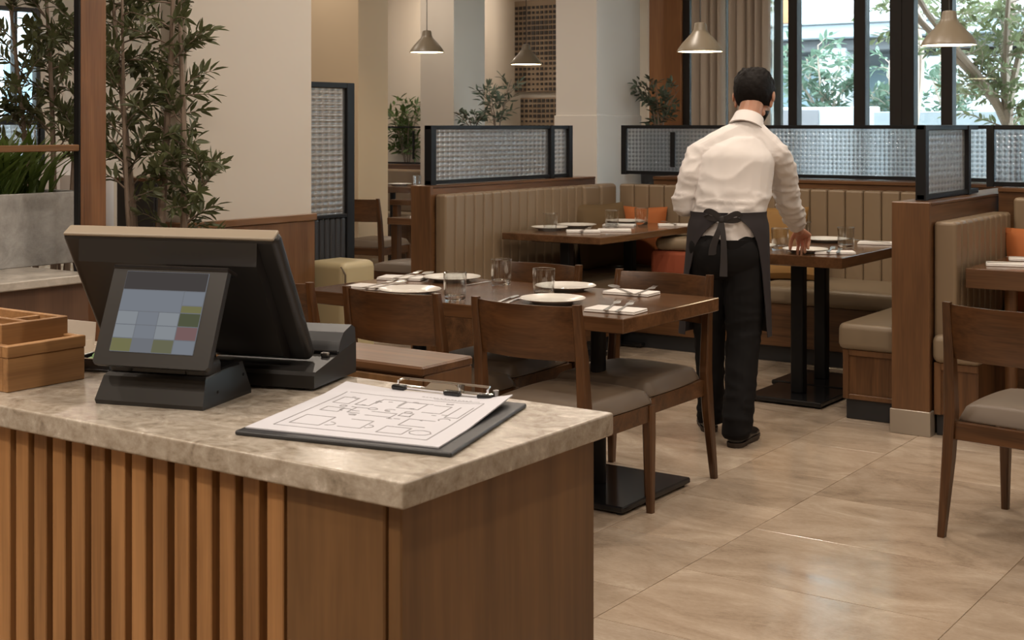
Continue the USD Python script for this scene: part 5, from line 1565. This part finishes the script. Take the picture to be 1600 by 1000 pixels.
# ------------------------------------------------------------------ far part of the room
screen('low black railing in front of the dense green shrub', 'x', -10.97, -9.86, 12.4, 1.0, 1.44, [(-10.97, -10.94), (-9.89, -9.86)], pane='none', rail=.02, th=.025, mullions=[(-10.05, -10.03)])
fp = thing('railing_post', 'thick black post at the left end of the far railing', 'post', (-10.72, 12.36, 0))
obj(fp, 'shaft', cbox(-10.80, 12.32, 0, -10.66, 12.40, 1.37, .004), 'black_metal', world=True)
obj(fp, 'arm', cbox(-10.97, 12.33, 1.35, -10.80, 12.39, 1.37, .002), 'black_metal', world=True)
long_wall('low walnut wall under the far black railing', -10.97, -8.9, 12.36, 12.48, 1.0)
fb = thing('far_bench', 'pale olive upholstered bench back behind the farthest table', 'bench', (-10.1, 12.25, 0))
obj(fb, 'back_pad', rbox(-10.55, 12.24, .45, -9.72, 12.35, .945, .03), 'booth_leather', world=True, smooth=60)
obj(fb, 'seat_cushion', rbox(-10.55, 11.92, .36, -9.72, 12.28, .46, .03), 'seat_leather', world=True, smooth=60)
obj(fb, 'base', cbox(-10.53, 11.96, 0, -9.74, 12.34, .36), 'walnut_x', world=True)


def tub_chair(label, x, y, rz, h=.9, w=.60, mt='white_fabric'):
    t = thing('tub_chair', label, 'armchair', (x, y, 0), rz)
    a = np.linspace(-2.2, 2.2, 25)
    P = [[((w / 2) * math.sin(q), -(w / 2) * math.cos(q), z) for q in a] for z in (.28, h * .75, h - .02, h)]
    Q = [[((w / 2 - .07 + .02 * (k > 2)) * math.sin(q), -(w / 2 - .07 + .02 * (k > 2)) * math.cos(q), z) for q in a] for k, z in enumerate((.28, h * .75, h - .02, h))]
    obj(t, 'shell_back', shell(np.array(P), np.array(Q)), mt, smooth=50)
    obj(t, 'seat', lathe([(0, .30), (w * .42, .30), (w * .43, .33), (w * .42, .43), (w * .36, .455), (0, .46)], 28), mt, smooth=40)
    for sx in (-1, 1):
        for sy in (-1, 1):
            obj(t, 'leg', tube([(sx * .20, sy * .18, 0), (sx * .17, sy * .15, .30)], [.014, .02], 8), 'chair_wood_z')


tub_chair('shiny pale blue-white chair at the left end of the farthest table', -10.3, 11.35, .3, .99, .5)
tub_chair('white tub chair behind the planter, seen through the crossbar frame', -11.3, 8.35, .5, 1.13, .66)
tub_chair('second white tub chair, partly hidden by the wooden post', -10.95, 8.55, -.4, 0.98, .6)
screen('dark railing with glass beyond the trough plants, by the left window', 'y', 5.2, 6.24, -8.5, 1.15, 1.49, [(5.2, 5.24), (6.20, 6.24)], rail=.035, th=.035)
sb = thing('sideboard', 'black sideboard glimpsed between the olive stems', 'sideboard', (-9.9, 8.6, 0))
obj(sb, 'body', cbox(-10.1, 8.2, .0, -9.6, 8.85, .95, .004), 'black_panel', world=True)
obj(sb, 'top', cbox(-10.12, 8.18, .95, -9.58, 8.87, .98, .004), 'walnut_y', world=True)
for k in range(2):
    obj(sb, 'door', cbox(-9.6, 8.22 + .31 * k, .10, -9.585, 8.51 + .31 * k, .93, .003), 'black_panel', world=True)
    obj(sb, 'handle', cbox(-9.585, 8.48 + .08 * k, .45, -9.572, 8.492 + .08 * k, .58, .002), 'dark_steel', world=True)

# ------------------------------------------------------------------ outside the windows
struct('street_ground', box(-45, 10.6, -0.12, 30, 60, -0.02), 'paving', False)
struct('street_ground_left', box(-60, -10, -0.12, -13.2, 60, -0.03), 'paving', False)
fw = thing('garden_wall', 'white rendered garden wall across the street with grey gate panel', 'wall', (-5, 17, 0))
obj(fw, 'body', cbox(-16, 17.0, 0, -6.25, 17.25, 1.69, .01), 'render_white', world=True)
obj(fw, 'body', cbox(-6.1, 16.6, 0, 8, 16.85, 1.62, .01), 'render_grey', world=True)
obj(fw, 'gate_panel', cbox(-7.62, 16.97, .1, -6.98, 17.0, 1.655, .006), 'fence_panel', world=True)
bd_ = thing('apartment_building', 'white modern building across the street with long pale balconies', 'building', (-5, 28, 0))
obj(bd_, 'facade', box(-34, 28.0, 0, 22, 30, 16), 'render_grey', world=True, smooth=False)
for k in range(4):
    z = 3.18 + 3.1 * k
    obj(bd_, 'balcony_slab', cbox(-34, 26.0, z, 22, 28.0, z + .28, .02), 'render_grey', world=True)
    obj(bd_, 'balcony_parapet', cbox(-34, 25.9, z + .28, 22, 26.02, z + .28 + (.50 if k == 0 else 1.0), .02), 'render_white', world=True)
    for q in range(14):
        x = -33 + 4.0 * q
        obj(bd_, 'window', cbox(x, 27.94, z + .4, x + 2.6, 28.0, z + 2.7, .01), 'outer_glass', world=True)
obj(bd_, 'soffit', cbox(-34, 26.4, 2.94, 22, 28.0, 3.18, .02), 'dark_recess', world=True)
for q in range(9):
    x = -31.2 + 5.1 * q
    obj(bd_, 'pillar', cbox(x, 26.3, 0, x + .55, 26.9, 3.0, .02), 'render_white', world=True)
for q in range(16):
    x = -33 + 3.4 * q
    obj(bd_, 'shopfront', cbox(x, 27.9, .3, x + 3.0, 28.0, 2.7, .01), 'outer_glass', world=True)
obj(bd_, 'screen_panel', cbox(-12.2, 25.86, 3.5, -11.25, 25.9, 6.5, .01), 'panel_wood', world=True)
obj(bd_, 'bay', cbox(-8.85, 26.6, 0, -6.2, 27.6, 2.8, .02), 'render_white', world=True)
lb = thing('neighbour_building', 'white building seen through the left window', 'building', (-24, 10, 0))
obj(lb, 'facade', box(-25, -4, 0, -23, 24, 12), 'render_white', world=True, smooth=False)
for k in range(3):
    for q in range(6):
        obj(lb, 'window', cbox(-23, 1 + 3 * q, 1 + 3 * k, -22.95, 2.6 + 3 * q, 2.7 + 3 * k, .01), 'outer_glass', world=True)


def street_tree(label, x, y, h, w, seed, lm, LL, trunk_r, clear, n=5, tw=16, lean=(0, 0)):
    rg = np.random.default_rng(seed)
    st = []
    for k in range(n):
        a = 2 * PI * k / n + rg.uniform(-.4, .4)
        q = w * rg.uniform(.15, .38)
        st.append(([(x, y, 0), (x + lean[0] * .2, y + lean[1] * .2, clear * .5), (x + lean[0] * .5 + .02 * math.cos(a), y + lean[1] * .5, clear), (x + lean[0] + q * math.cos(a), y + lean[1] + q * math.sin(a), clear + (h - clear) * .5), (x + lean[0] + q * 1.25 * math.cos(a), y + lean[1] + q * 1.25 * math.sin(a), h * rg.uniform(.8, 1.0))], trunk_r))
    plant('street_tree', label, 'tree', (x, y, 0), st, tw, LL, LL * .38, LL * .42, lm, seed, bark='outer_bark', zone=(clear / h * 1.02, 1.0), twl=(w * .16, w * .34), rt=.008, droop=.18)


street_tree('pale conical young tree seen through the window above the garden wall', -7.2, 17.7, 2.75, 1.2, 41, 'pale_leaf', .15, .03, 1.5, 5, 16)
street_tree('small pale tree just left of the wide window post', -6.35, 18.2, 2.35, 1.0, 42, 'pale_leaf', .14, .03, 1.3, 4, 12)
street_tree('small pale tree seen between the two right window posts', -5.35, 17.4, 2.45, 1.0, 43, 'pale_leaf', .14, .03, 1.3, 4, 12)
street_tree('large spreading street tree filling the rightmost window', -3.5, 13.6, 3.6, 2.2, 44, 'street_leaf', .10, .06, 1.5, 7, 17, lean=(-.35, 0))
street_tree('yellow-green street tree with branches hanging in at the top', -5.2, 15.4, 4.6, 2.6, 45, 'street_leaf', .12, .06, 2.75, 6, 16)
street_tree('pale street tree seen beside the curtain edge', -8.3, 17.9, 2.9, 1.2, 46, 'pale_leaf', .15, .03, 1.4, 5, 14)
